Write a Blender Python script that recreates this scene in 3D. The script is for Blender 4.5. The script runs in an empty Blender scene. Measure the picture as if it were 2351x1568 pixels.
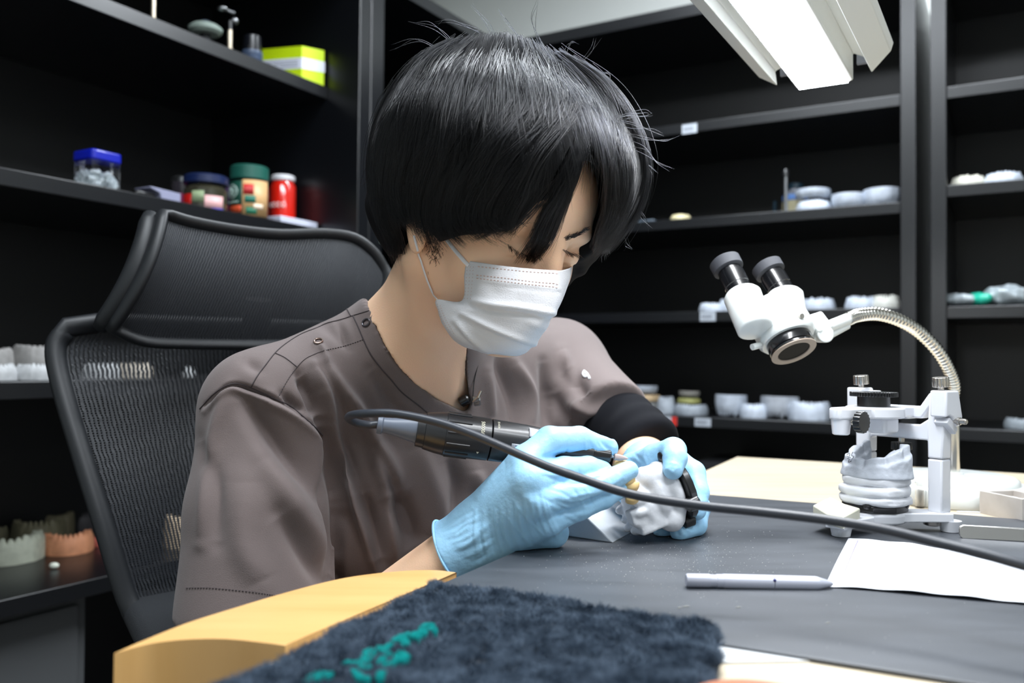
import bpy, bmesh, math, random
import numpy as np
from mathutils import Vector, Matrix, noise
from mathutils.bvhtree import BVHTree

# ------------------------------------------------------------------ camera, world, light, exposure
F = 1984.0; CX = 1175.5; CY = 784.0
TZ = 0.82                       # table top
ZC = TZ + 0.165                 # camera height
CAM = Vector((0, 0, ZC))
_p = math.radians(1.155); _r = 0.009
FWD = Vector((0, math.cos(_p), math.sin(_p)))
RGT = Vector((math.cos(_r), 0, math.sin(_r))); RGT = (RGT - FWD * RGT.dot(FWD)).normalized()
UP = RGT.cross(FWD)
scene = bpy.context.scene
col = scene.collection
cd = bpy.data.cameras.new('camera'); cam = bpy.data.objects.new('camera', cd); col.objects.link(cam)
cam.matrix_world = Matrix(((RGT.x, UP.x, -FWD.x, CAM.x), (RGT.y, UP.y, -FWD.y, CAM.y), (RGT.z, UP.z, -FWD.z, CAM.z), (0, 0, 0, 1)))
cd.sensor_width = 36; cd.lens = F / 2351 * 36; cd.clip_start = 0.02
cd.dof.use_dof = True; cd.dof.focus_distance = 0.79; cd.dof.aperture_fstop = 5.0
scene.camera = cam
w = bpy.data.worlds.new('world'); scene.world = w; w.use_nodes = True
w.node_tree.nodes['Background'].inputs[0].default_value = (0.75, 0.85, 1, 1)
w.node_tree.nodes['Background'].inputs[1].default_value = 0.02
vs = scene.view_settings
vs.view_transform = 'Standard'; vs.look = 'None'; vs.exposure = 0.0; vs.gamma = 1; vs.use_curve_mapping = False
def area(name, loc, target, sx, sy, power, color=(1, 1, 1), spread=180):
    l = bpy.data.lights.new(name, 'AREA'); l.shape = 'RECTANGLE'; l.size = sx; l.size_y = sy; l.energy = power; l.color = color
    l.spread = math.radians(spread)
    o = bpy.data.objects.new(name, l); col.objects.link(o); o.location = loc
    o.rotation_euler = (Vector(target) - Vector(loc)).to_track_quat('-Z', 'Y').to_euler()
    return o
# ceiling fittings of the room (their frames are built with the ceiling)
CEIL = 2.5
L1 = area('ceiling_lamp', (0.95, -0.25, CEIL - 0.05), (0.95, -0.25, 0), 1.2, 0.28, 24, (0.88, 0.94, 1))
L2 = area('ceiling_lamp', (-0.20, 0.50, CEIL - 0.05), (-0.20, 0.50, 0), 1.2, 0.28, 34, (0.88, 0.94, 1))
L3 = area('ceiling_lamp', (0.60, 1.75, CEIL - 0.05), (0.60, 1.75, 0), 1.2, 0.28, 46, (0.88, 0.94, 1))

# ------------------------------------------------------------------ pixel <-> place helpers
def ray(px, py):
    return FWD + RGT * ((px - CX) / F) + UP * ((CY - py) / F)
def P(px, py, d):
    return CAM + ray(px, py) * d
def PZ(px, py, z):
    r = ray(px, py); return CAM + r * ((z - CAM.z) / r.z)
def PW(px, py, p0, n):
    r = ray(px, py); return CAM + r * ((p0 - CAM).dot(n) / r.dot(n))
def proj_np(V):
    D = V - np.array(CAM); f = D @ np.array(FWD)
    return CX + F * (D @ np.array(RGT)) / f, CY - F * (D @ np.array(UP)) / f, f
def lin(c):
    return tuple(((x / 255) / 12.92 if x / 255 <= 0.04045 else ((x / 255 + 0.055) / 1.055) ** 2.4) for x in c)

# ------------------------------------------------------------------ materials
def mat(name, rgb, rough=0.5, metal=0.0, spec=0.5, bump=None, var=None, coat=0, sss=0, trans=0, alpha=1, sheen=0, emit=0):
    """rgb 0-255; bump=(scale, strength[, detail]); var=(scale, amount, rgb2)"""
    m = bpy.data.materials.new(name); m.use_nodes = True
    nt = m.node_tree; b = nt.nodes['Principled BSDF']
    c = lin(rgb) + (1,)
    b.inputs['Base Color'].default_value = c
    b.inputs['Roughness'].default_value = rough; b.inputs['Metallic'].default_value = metal
    b.inputs['Specular IOR Level'].default_value = spec
    b.inputs['Coat Weight'].default_value = coat
    b.inputs['Sheen Weight'].default_value = sheen
    b.inputs['Transmission Weight'].default_value = trans
    if sss:
        b.inputs['Subsurface Weight'].default_value = sss
        b.inputs['Subsurface Radius'].default_value = (0.012, 0.004, 0.002); b.inputs['Subsurface Scale'].default_value = 0.5
    tc = nt.nodes.new('ShaderNodeTexCoord')
    if bump:
        n = nt.nodes.new('ShaderNodeTexNoise'); n.inputs['Scale'].default_value = bump[0]; n.inputs['Detail'].default_value = bump[2] if len(bump) > 2 else 4
        nt.links.new(tc.outputs['Object'], n.inputs['Vector'])
        bp = nt.nodes.new('ShaderNodeBump'); bp.inputs['Strength'].default_value = bump[1]; bp.inputs['Distance'].default_value = 0.002
        nt.links.new(n.outputs['Fac'], bp.inputs['Height']); nt.links.new(bp.outputs['Normal'], b.inputs['Normal'])
    if var:
        n = nt.nodes.new('ShaderNodeTexNoise'); n.inputs['Scale'].default_value = var[0]; n.inputs['Detail'].default_value = 5
        nt.links.new(tc.outputs['Object'], n.inputs['Vector'])
        mp = nt.nodes.new('ShaderNodeMapRange'); mp.inputs[1].default_value = 0.4; mp.inputs[2].default_value = 0.65; mp.inputs[4].default_value = var[1]
        nt.links.new(n.outputs['Fac'], mp.inputs[0])
        mx = nt.nodes.new('ShaderNodeMix'); mx.data_type = 'RGBA'
        nt.links.new(mp.outputs[0], mx.inputs['Factor']); mx.inputs['A'].default_value = c; mx.inputs['B'].default_value = lin(var[2]) + (1,)
        nt.links.new(mx.outputs['Result'], b.inputs['Base Color'])
    if emit:
        b.inputs['Emission Color'].default_value = c; b.inputs['Emission Strength'].default_value = emit
    return m
def NN(nt, typ, **k):
    n = nt.nodes.new(typ)
    for a, v in k.items():
        if a in n.inputs.keys() if False else False: pass
        setattr(n, a, v)
    return n
def set_in(n, **k):
    for a, v in k.items(): n.inputs[a.replace('_', ' ')].default_value = v

# ------------------------------------------------------------------ mesh building
def vec(a): return Vector(a)
class MB:
    def __init__(s): s.v = []; s.f = []; s.mi = []; s.cur = 0
    def add(s, vs_, fs_):
        o = len(s.v); s.v += [Vector(x) for x in vs_]
        for q in fs_: s.f.append(tuple(i + o for i in q)); s.mi.append(s.cur)
        return s
    def box(s, c, size, ax=None):
        c = vec(c); ax = ax or (Vector((1, 0, 0)), Vector((0, 1, 0)), Vector((0, 0, 1)))
        h = [vec(ax[i]) * (size[i] / 2) for i in range(3)]
        vv = [c + h[0] * a + h[1] * b + h[2] * d for d in (-1, 1) for b in (-1, 1) for a in (-1, 1)]
        ff = [(0, 2, 3, 1), (4, 5, 7, 6), (0, 1, 5, 4), (2, 6, 7, 3), (0, 4, 6, 2), (1, 3, 7, 5)]
        if h[0].cross(h[1]).dot(h[2]) < 0: ff = [q[::-1] for q in ff]
        return s.add(vv, ff)
    def prism(s, pts, ext):
        pts = [vec(p) for p in pts]; e = vec(ext); n = len(pts)
        nn = Vector((0, 0, 0))
        for i in range(n): nn += pts[i].cross(pts[(i + 1) % n])
        fs = [tuple(range(n)), tuple(range(2 * n - 1, n - 1, -1))]
        fs += [((i + 1) % n, i, i + n, (i + 1) % n + n) for i in range(n)]
        if nn.dot(e) > 0: fs = [q[::-1] for q in fs]
        return s.add(pts + [p + e for p in pts], fs)
    def lathe(s, p, axis, prof, seg=32, ref=None, caps=True):
        """prof: list of (distance along axis, radius)"""
        p = vec(p); a = vec(axis).normalized()
        u = a.orthogonal().normalized() if ref is None else (vec(ref) - a * vec(ref).dot(a)).normalized()
        w_ = a.cross(u); vv = []; ff = []
        for (t, r) in prof:
            for k in range(seg):
                th = 2 * math.pi * k / seg
                vv.append(p + a * t + (u * math.cos(th) + w_ * math.sin(th)) * max(r, 1e-5))
        for i in range(len(prof) - 1):
            for k in range(seg):
                k2 = (k + 1) % seg
                ff.append((i * seg + k, i * seg + k2, (i + 1) * seg + k2, (i + 1) * seg + k))
        o = (len(prof) - 1) * seg
        if caps: ff.append(tuple(range(seg - 1, -1, -1))); ff.append(tuple(range(o, o + seg)))
        return s.add(vv, ff)
    def cyl(s, p0, p1, r0, r1=None, seg=24):
        p0 = vec(p0); p1 = vec(p1); r1 = r0 if r1 is None else r1
        return s.lathe(p0, p1 - p0, [(0, r0), ((p1 - p0).length, r1)], seg)
    def tube(s, pts, rad, seg=10, closed=False, flat=1.0, ref=None):
        pts = [vec(p) for p in pts]; n = len(pts)
        rads = rad if isinstance(rad, (list, tuple)) else [rad] * n
        T = []
        for i in range(n):
            a = pts[i - 1] if (i > 0 or closed) else pts[i]; b = pts[(i + 1) % n] if (i < n - 1 or closed) else pts[i]
            T.append((b - a).normalized())
        u = T[0].orthogonal().normalized() if ref is None else (vec(ref) - T[0] * vec(ref).dot(T[0])).normalized()
        vv = []; ff = []
        for i in range(n):
            u = (u - T[i] * u.dot(T[i])).normalized(); w_ = T[i].cross(u)
            for k in range(seg):
                th = 2 * math.pi * k / seg
                vv.append(pts[i] + (u * math.cos(th) * flat + w_ * math.sin(th)) * rads[i])
        m = n if closed else n - 1
        for i in range(m):
            j = (i + 1) % n
            for k in range(seg):
                k2 = (k + 1) % seg
                ff.append((i * seg + k, i * seg + k2, j * seg + k2, j * seg + k))
        if not closed:
            ff.append(tuple(range(seg - 1, -1, -1))); ff.append(tuple(range((n - 1) * seg, n * seg)))
        return s.add(vv, ff)
    def sph(s, c, r, seg=16, sc=(1, 1, 1)):
        c = vec(c); prof = []
        vv = []; ff = []; rings = seg // 2
        for i in range(rings + 1):
            ph = math.pi * i / rings
            for k in range(seg):
                th = 2 * math.pi * k / seg
                vv.append(c + Vector((math.sin(ph) * math.cos(th) * sc[0], math.sin(ph) * math.sin(th) * sc[1], math.cos(ph) * sc[2])) * r)
        for i in range(rings):
            for k in range(seg):
                k2 = (k + 1) % seg
                ff.append((i * seg + k, (i + 1) * seg + k, (i + 1) * seg + k2, i * seg + k2))
        return s.add(vv, ff)
    def grid(s, rows, thick=None, flip=False):
        """rows: list of rows of Vectors"""
        R = len(rows); C_ = len(rows[0]); vv = [p for r in rows for p in r]; ff = []
        for i in range(R - 1):
            for j in range(C_ - 1):
                q = (i * C_ + j, i * C_ + j + 1, (i + 1) * C_ + j + 1, (i + 1) * C_ + j)
                ff.append(q[::-1] if flip else q)
        return s.add(vv, ff)
    def build(s, name, m=None, parent=None, bevel=0, smooth=True, ang=38, solid=0, sub=0, seg=2, mats=None):
        me = bpy.data.meshes.new(name)
        off = parent_world(parent) if parent else Vector((0, 0, 0))
        me.from_pydata([v - off for v in s.v], [], s.f)
        me.validate()
        for mm in (mats or [m]): me.materials.append(mm)
        if mats:
            for p_, i_ in zip(me.polygons, s.mi): p_.material_index = i_
        if smooth:
            me.polygons.foreach_set('use_smooth', [True] * len(me.polygons))
            if ang < 180: me.set_sharp_from_angle(angle=math.radians(ang))
        o = bpy.data.objects.new(name, me); col.objects.link(o)
        if parent: o.parent = parent
        if solid:
            md = o.modifiers.new('thickness', 'SOLIDIFY'); md.thickness = solid; md.offset = -1
        if bevel:
            md = o.modifiers.new('bevel', 'BEVEL'); md.width = bevel; md.segments = seg; md.limit_method = 'ANGLE'; md.angle_limit = math.radians(35)
            md.harden_normals = False
        if sub:
            md = o.modifiers.new('sub', 'SUBSURF'); md.levels = sub; md.render_levels = sub
        return o
def parent_world(o):
    v = Vector((0, 0, 0))
    while o is not None:
        v = v + o.location; o = o.parent
    return v
def tag(o, label=None, cat=None, group=None, kind=None):
    if label: o['label'] = label
    if cat: o['category'] = cat
    if group: o['group'] = group
    if kind: o['kind'] = kind
    return o
def empty(name, loc, label, cat, group=None, rz=0):
    o = bpy.data.objects.new(name, None); col.objects.link(o); o.location = loc; o.rotation_euler = (0, 0, rz)
    o.empty_display_size = 0.02
    return tag(o, label, cat, group)
def struct(o): o['kind'] = 'structure'; return o
def copy_thing(o, parent=None):
    c = o.copy(); col.objects.link(c); c.parent = parent
    for ch in list(o.children): copy_thing(ch, c)
    return c
def smooth_pts(pts, n=8):
    """Catmull-Rom through a list of Vectors (any dimension tuples)"""
    A = [np.array(tuple(p), float) for p in pts]; A = [2 * A[0] - A[1]] + A + [2 * A[-1] - A[-2]]
    out = []
    for i in range(1, len(A) - 2):
        p0, p1, p2, p3 = A[i - 1:i + 3]
        for k in range(n):
            t = k / n
            out.append(0.5 * ((2 * p1) + (-p0 + p2) * t + (2 * p0 - 5 * p1 + 4 * p2 - p3) * t * t + (-p0 + 3 * p1 - 3 * p2 + p3) * t ** 3))
    out.append(A[-2])
    return out
def text_mesh(s, size, mb, fn, font_ext=0.0):
    """adds the glyphs of string s (height=size) to mb, mapping each (x, y) through fn"""
    cu = bpy.data.curves.new('t', 'FONT'); cu.body = s; cu.size = size; cu.align_x = 'CENTER'; cu.align_y = 'CENTER'; cu.resolution_u = 2
    o = bpy.data.objects.new('t', cu); col.objects.link(o)
    dg = bpy.context.evaluated_depsgraph_get(); me = bpy.data.meshes.new_from_object(o.evaluated_get(dg))
    mb.add([fn(v.co.x, v.co.y) for v in me.vertices], [tuple(p.vertices) for p in me.polygons])
    bpy.data.objects.remove(o); bpy.data.curves.remove(cu); bpy.data.meshes.remove(me)

# ------------------------------------------------------------------ implicit modelling (numpy distance fields + surface nets)
def smin(a, b, k):
    h = np.clip(0.5 + 0.5 * (b - a) / k, 0, 1); return b * (1 - h) + a * h - k * h * (1 - h)
def smax(a, b, k): return -smin(-a, -b, k)
def s_cone(X, a, b, ra, rb):
    a = np.array(a, np.float32); b = np.array(b, np.float32); ab = b - a; L = float(ab @ ab) + 1e-12
    t = np.clip(((X - a) @ ab) / L, 0, 1); d = X - a - t[:, None] * ab
    return np.sqrt((d * d).sum(1)) - (ra + (rb - ra) * t)
def s_chain(X, pts, k=0.006):
    """pts: list of (Vector, radius)"""
    r = None
    for (a, ra), (b, rb) in zip(pts[:-1], pts[1:]):
        s = s_cone(X, a, b, ra, rb); r = s if r is None else smin(r, s, k)
    return r
def s_ell(X, c, rad, R=None):
    D = X - np.array(c, np.float32)
    if R is not None: D = D @ np.array(R, np.float32).T        # rows of R = local axes
    rad = np.array(rad, np.float32)
    k0 = np.sqrt(((D / rad) ** 2).sum(1)); k1 = np.sqrt(((D / rad ** 2) ** 2).sum(1)) + 1e-9
    return k0 * (k0 - 1) / k1
def s_box(X, c, half, R=None, r=0.0):
    D = X - np.array(c, np.float32)
    if R is not None: D = D @ np.array(R, np.float32).T
    q = np.abs(D) - (np.array(half, np.float32) - r)
    return np.sqrt((np.maximum(q, 0) ** 2).sum(1)) + np.minimum(q.max(1), 0) - r
def surface(fn, lo, hi, h):
    lo = np.array(lo, float); hi = np.array(hi, float); n = np.ceil((hi - lo) / h).astype(int) + 1
    ax = [(lo[i] + h * np.arange(n[i])).astype(np.float32) for i in range(3)]
    G = np.empty(tuple(n), np.float32)
    YY, ZZ = np.meshgrid(ax[1], ax[2], indexing='ij'); yz = np.stack([YY.ravel(), ZZ.ravel()], 1)
    step = max(1, 400000 // (n[1] * n[2]))
    for i in range(0, n[0], step):
        xs = ax[0][i:i + step]
        X = np.empty((len(xs) * len(yz), 3), np.float32); X[:, 0] = np.repeat(xs, len(yz)); X[:, 1:] = np.tile(yz, (len(xs), 1))
        G[i:i + step] = fn(X).reshape(len(xs), n[1], n[2])
    # close the field at the border
    for a in range(3):
        sl = [slice(None)] * 3; sl[a] = 0; G[tuple(sl)] = np.maximum(G[tuple(sl)], h * .5); sl[a] = -1; G[tuple(sl)] = np.maximum(G[tuple(sl)], h * .5)
    ins = G < 0
    c = [G[i:n[0] - 1 + i, j:n[1] - 1 + j, k:n[2] - 1 + k] for i in (0, 1) for j in (0, 1) for k in (0, 1)]
    ci = [ins[i:n[0] - 1 + i, j:n[1] - 1 + j, k:n[2] - 1 + k] for i in (0, 1) for j in (0, 1) for k in (0, 1)]
    cnt = sum(x.astype(np.int8) for x in ci); act = (cnt > 0) & (cnt < 8)
    idx = np.full(act.shape, -1, np.int64); ii = np.argwhere(act); idx[act] = np.arange(len(ii))
    cv = np.stack([x[act] for x in c], 1)
    corners = np.array([(i, j, k) for i in (0, 1) for j in (0, 1) for k in (0, 1)], float)
    acc = np.zeros((len(ii), 3)); num = np.zeros(len(ii))
    for a in range(8):
        for b in range(a + 1, 8):
            if np.abs(corners[a] - corners[b]).sum() != 1: continue
            m = (cv[:, a] < 0) != (cv[:, b] < 0)
            t = np.zeros(len(ii)); t[m] = cv[m, a] / (cv[m, a] - cv[m, b])
            acc[m] += corners[a] + t[m, None] * (corners[b] - corners[a]); num += m
    V = lo + (ii + acc / num[:, None]) * h
    Q = []
    for a in range(3):
        b_, c_ = (a + 1) % 3, (a + 2) % 3
        s0 = [slice(None)] * 3; s1 = [slice(None)] * 3; s0[a] = slice(0, -1); s1[a] = slice(1, None)
        d = ins[tuple(s0)] != ins[tuple(s1)]
        e = np.argwhere(d); e = e[(e[:, b_] > 0) & (e[:, c_] > 0) & (e[:, b_] < n[b_] - 1) & (e[:, c_] < n[c_] - 1)]
        def g(db, dc):
            x = e.copy(); x[:, b_] -= db; x[:, c_] -= dc; return idx[x[:, 0], x[:, 1], x[:, 2]]
        q = np.stack([g(1, 1), g(0, 1), g(0, 0), g(1, 0)], 1)
        fl = ins[e[:, 0], e[:, 1], e[:, 2]]
        q[~fl] = q[~fl][:, ::-1]
        Q.append(q)
    return V, np.concatenate(Q)
def lap_smooth(V, Q, it=2, lam=0.5):
    a = np.concatenate([Q[:, 0], Q[:, 1], Q[:, 2], Q[:, 3]]); b = np.concatenate([Q[:, 1], Q[:, 2], Q[:, 3], Q[:, 0]])
    ia = np.concatenate([a, b]); ib = np.concatenate([b, a]); cnt = np.bincount(ia, minlength=len(V))[:, None]
    for _ in range(it):
        S = np.stack([np.bincount(ia, weights=V[ib, k], minlength=len(V)) for k in range(3)], 1) / cnt
        V = V + lam * (S - V)
    return V
def normals(V, Q):
    n = np.cross(V[Q[:, 2]] - V[Q[:, 0]], V[Q[:, 3]] - V[Q[:, 1]])
    N = np.zeros_like(V)
    for k in range(4):
        for j in range(3): N[:, j] += np.bincount(Q[:, k], weights=n[:, j], minlength=len(V))
    return N / (np.linalg.norm(N, axis=1)[:, None] + 1e-12)
def np_obj(name, V, Q, m, parent=None, attr=None):
    me = bpy.data.meshes.new(name); off = np.array(parent_world(parent)) if parent else np.zeros(3)
    W = (V - off).astype(np.float32)
    me.vertices.add(len(W)); me.vertices.foreach_set('co', W.ravel())
    me.loops.add(Q.size); me.loops.foreach_set('vertex_index', Q.ravel().astype(np.int32))
    me.polygons.add(len(Q)); me.polygons.foreach_set('loop_start', np.arange(0, Q.size, Q.shape[1], dtype=np.int32))
    me.polygons.foreach_set('use_smooth', np.ones(len(Q), bool))
    me.update(calc_edges=True); me.validate()
    me.materials.append(m)
    if attr is not None:
        for an, av in attr.items():
            at = me.attributes.new(an, 'FLOAT', 'POINT'); at.data.foreach_set('value', av.astype(np.float32))
    o = bpy.data.objects.new(name, me); col.objects.link(o)
    if parent: o.parent = parent
    return o
def bvh_np(V, Q): return BVHTree.FromPolygons([tuple(v) for v in V], [tuple(int(i) for i in q) for q in Q])
def hit(bvh, px, py, lift=0.0):
    r = ray(px, py).normalized(); h = bvh.ray_cast(CAM, r, 5)
    if h[0] is None: return None
    return h[0] + (h[1] if h[1].dot(r) < 0 else -h[1]) * lift
def poly_dist(px, py, pl):
    """distance of points to polyline pl (px units), and parameter 0..1"""
    best = np.full(px.shape, 1e9); par = np.zeros(px.shape); n = len(pl) - 1
    for i in range(n):
        (x0, y0), (x1, y1) = pl[i][:2], pl[i + 1][:2]; dx, dy = x1 - x0, y1 - y0; L = dx * dx + dy * dy + 1e-9
        t = np.clip(((px - x0) * dx + (py - y0) * dy) / L, 0, 1)
        d = np.hypot(px - x0 - t * dx, py - y0 - t * dy); m = d < best
        best[m] = d[m]; par[m] = (i + t[m]) / n
    return best, par
def poly_sd(px, py, poly):
    """signed distance to closed polygon in px (negative inside)"""
    d, _ = poly_dist(px, py, poly + [poly[0]]); ins = np.zeros(px.shape, bool); n = len(poly)
    for i in range(n):
        x0, y0 = poly[i]; x1, y1 = poly[(i + 1) % n]
        if y0 == y1: continue
        c = ((y0 > py) != (y1 > py)) & (px < (x1 - x0) * (py - y0) / (y1 - y0) + x0); ins ^= c
    return np.where(ins, -d, d)
def hair_curves(name, strands, radius, m, parent=None, taper=True):
    """strands: array (n, k, 3) world positions"""
    S = np.asarray(strands, np.float32); n, k, _ = S.shape
    off = np.array(parent_world(parent)) if parent else np.zeros(3)
    cu = bpy.data.hair_curves.new(name); cu.add_curves([k] * n)
    cu.attributes['position'].data.foreach_set('vector', (S - off).astype(np.float32).ravel())
    ra = cu.attributes.get('radius') or cu.attributes.new('radius', 'FLOAT', 'POINT')
    t = np.linspace(0, 1, k); rr = radius * (np.where(t > .6, 1 - (t - .6) / .4 * .85, 1.0) if taper else np.ones(k))
    ra.data.foreach_set('value', np.tile(rr, n).astype(np.float32))
    cu.materials.append(m)
    o = bpy.data.objects.new(name, cu); col.objects.link(o)
    if parent: o.parent = parent
    return o
rnd = random.Random(7); rng = np.random.default_rng(7)
# ================================================================== the room
AA = Vector((math.sin(math.radians(30.2)), math.cos(math.radians(30.2)), 0))
BB = Vector((-AA.y, AA.x, 0)); ZZ = Vector((0, 0, 1))
CO = P(1142, 784, 2.6); CO.z = 0
def W(a, b, z): return CO + AA * a + BB * b + ZZ * z
def PB(px, py, b): return PW(px, py, CO + BB * b, BB)     # on a plane parallel to the left wall
def PA(px, py, a): return PW(px, py, CO + AA * a, AA)     # on a plane parallel to the back wall
def ab(p): q = p - CO; return q.dot(AA), q.dot(BB)
AX = (AA, BB, ZZ)

m_wall = mat('painted_wall', (205, 208, 205), 0.8, bump=(60, 0.1))
m_ceil = mat('ceiling_paint', (225, 226, 224), 0.85, bump=(80, 0.1))
m_floor = mat('floor_tiles', (92, 90, 88), 0.45, bump=(20, 0.1), var=(3, 0.4, (78, 76, 74)))
m_black = mat('black_laminate', (13, 14, 16), 0.42, spec=0.5, bump=(250, 0.06), var=(5, 0.5, (10, 11, 13)))
m_edge = mat('black_edge_band', (13, 15, 19), 0.32, spec=0.7)
m_grey = mat('grey_door_laminate', (88, 90, 92), 0.45, var=(4, 0.3, (80, 82, 84)))
T = 0.02
def slab(name, a0, a1, b0, b1, z0, z1, m):
    o = MB().box(W((a0 + a1) / 2, (b0 + b1) / 2, (z0 + z1) / 2), (a1 - a0, b1 - b0, z1 - z0), AX).build(name, m, smooth=False)
    return struct(o)
aw, bw = 0.42, 0.56            # wall planes behind the cabinets
slab('floor', -3.4, aw + .1, -3.4, bw + .1, -0.1, 0, m_floor)
slab('ceiling', -3.4, aw + .1, -3.4, bw + .1, CEIL, CEIL + .1, m_ceil)
slab('wall_left', -3.4, aw, bw, bw + .1, 0, CEIL, m_wall)
slab('wall_back', aw, aw + .1, -3.4, bw + .1, 0, CEIL, m_wall)
slab('wall_front', -3.5, -3.4, -3.4, bw + .1, 0, CEIL, m_wall)
slab('wall_right', -3.5, aw + .1, -3.5, -3.4, 0, CEIL, m_wall)
m_lampframe = mat('lamp_frame_white', (225, 226, 224), 0.5)
m_diff = mat('ceiling_lamp_diffuser', (245, 248, 255), 0.5, emit=1.5)
for L_, wh_ in ((L1, 'above the camera right of the bench'), (L2, 'above the golden arm rest and the person'), (L3, 'nearest the shelves on the back wall')):
    t = empty('ceiling_light', (L_.location.x, L_.location.y, CEIL), 'white ceiling light panel ' + wh_, 'ceiling light', 'ceiling lights')
    MB().box((L_.location.x, L_.location.y, CEIL - .02), (1.26, .34, .04)).build('frame', m_lampframe, t, bevel=.004)
    MB().box((L_.location.x, L_.location.y, CEIL - .0425), (1.2, .28, .005)).build('diffuser', m_diff, t)

# ------------------------------------------------------------------ shelving
ZTOP = P(1142, 93, 2.6).z
recess = 0.10
zL = [PB(750, y, recess).z for y in (199, 528, 863, 1204)]
zR = [PA(1750, y, 0.0).z for y in (258, 487, 712, 964)]
zR2 = [PA(2250, y, 0.0).z for y in (188, 418, 706, 983)]
zR2[2] = zR[2]; zR2[3] = zR[3]
aU1 = ab(PB(821, 500, 0))[0]; aU1b = ab(PB(846, 500, 0))[0]; aU2b = ab(PB(876, 500, 0))[0]
bU3 = ab(PA(2067, 500, 0))[1]; bU3b = ab(PA(2103, 500, 0))[1]; bU4 = ab(PA(2136, 500, 0))[1]; bU4b = ab(PA(2173, 500, 0))[1]
def unit(label, f, x0, x1, t0, t1, shelves, depth, rec, th, bot=True):
    """f(x, y, z) local->world; x along the front, y into the depth"""
    axs = ((f(1, 0, 0) - f(0, 0, 0)), (f(0, 1, 0) - f(0, 0, 0)), ZZ)
    r = empty('shelving_unit', f((x0 + x1) / 2, depth / 2, 0), label, 'shelving unit')
    def bx(x_0, x_1, y0, y1, z0, z1): return MB().box(f((x_0 + x_1) / 2, (y0 + y1) / 2, (z0 + z1) / 2), (abs(x_1 - x_0), y1 - y0, z1 - z0), axs)
    s = 1 if x1 > x0 else -1
    bx(x0, x0 + t0 * s, 0, depth, 0, ZTOP).build('side_panel', m_edge, r, bevel=.0015)
    bx(x1 - t1 * s, x1, 0, depth, 0, ZTOP).build('side_panel', m_edge, r, bevel=.0015)
    xi0, xi1 = x0 + t0 * s, x1 - t1 * s
    bx(xi0, xi1, depth - .012, depth, 0, ZTOP - .001).build('back_panel', m_black, r)
    bx(xi0, xi1, 0, depth - .012, ZTOP - .034, ZTOP).build('top_panel', m_edge, r, bevel=.0015)
    for z in shelves:
        bx(xi0, xi1, rec, depth - .012, z - th, z).build('shelf_board', m_edge, r, bevel=.0015)
    bx(xi0, xi1, .03, depth - .012, 0, .08).build('plinth', m_black, r)
    return r
fL = lambda x, y, z: W(x, y, z)
fR = lambda x, y, z: W(y, x, z)
DEP = 0.4
UL = unit('wide black shelving unit on the left wall holding jars and plaster casts', fL, -1.95, aU1b, .03, abs(aU1b - aU1), zL, .52, recess, .030)
unit('narrow black shelving unit in the corner behind the head of the person', fL, aU1b + .002, -.002, abs(aU2b - aU1b), .02, [zL[0] - .12, zL[1], zL[2], zL[3]], .52, .02, .028)
unit('wide black shelving unit on the back wall behind the microscope', fR, -.002, bU3b, .02, abs(bU3b - bU3), zR, DEP, .004, .027)
unit('black shelving unit at the right end of the back wall', fR, bU4, bU4b - 1.1, abs(bU4b - bU4), .035, zR2, DEP, .004, .028)
# grey sliding-door cupboard under the lowest left shelf
gx = ab(PB(228, 1400, recess + .02))[0]
zc = zL[3] - .034
MB().box(W(gx - .45, .28, zc / 2 + .04), (.9, .24, zc - .08), AX).build('cupboard_box', m_grey, UL, bevel=.003)
dr = MB().box(W(gx - .45, .155, zc / 2 + .04), (.86, .008, zc - .12), AX).build('door', m_grey, UL, bevel=.002)
MB().tube([W(gx - .75, .145, zc * .55), W(gx - .75, .145, zc * .8)], .006).build('handle', m_edge, dr)

# ------------------------------------------------------------------ shelf labels
m_label = mat('white_label', (185, 192, 202), 0.5); m_red = mat('red_print', (215, 50, 40), 0.5); m_ink = mat('grey_print', (120, 125, 135), 0.6)
def shelf_label(px0, px1, py0, py1, a, label, red=False):
    c = PA((px0 + px1) / 2, (py0 + py1) / 2, a); w_ = (PA(px1, py0, a) - PA(px0, py0, a)).length; h_ = abs((PA(px0, py1, a) - PA(px0, py0, a)).length)
    t = empty('shelf_label', c, label, 'label')
    MB().box(c, (.001, w_, h_), AX).build('paper', m_label, t)
    if red: MB().box(c - BB * (w_ * .39) - AA * .0006, (.001, w_ * .22, h_), AX).build('red_end', m_red, t)
    m = MB()
    for k in range(5): m.box(c + BB * (w_ * (.33 - .13 * k)) - AA * .0006, (.0008, w_ * .07, h_ * .4), AX)
    m.build('print', m_ink, t)
shelf_label(1566, 1600, 285, 306, 0.003, 'small white label on the front of the highest back shelf')
shelf_label(1607, 1643, 716, 737, 0.003, 'small white label on the back shelf left of the microscope')
shelf_label(1500, 1554, 956, 976, 0.003, 'white label with a red end on the lowest back shelf', True)
shelf_label(1595, 1632, 960, 979, 0.003, 'small white label right of the red-ended label on the lowest back shelf')

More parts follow.
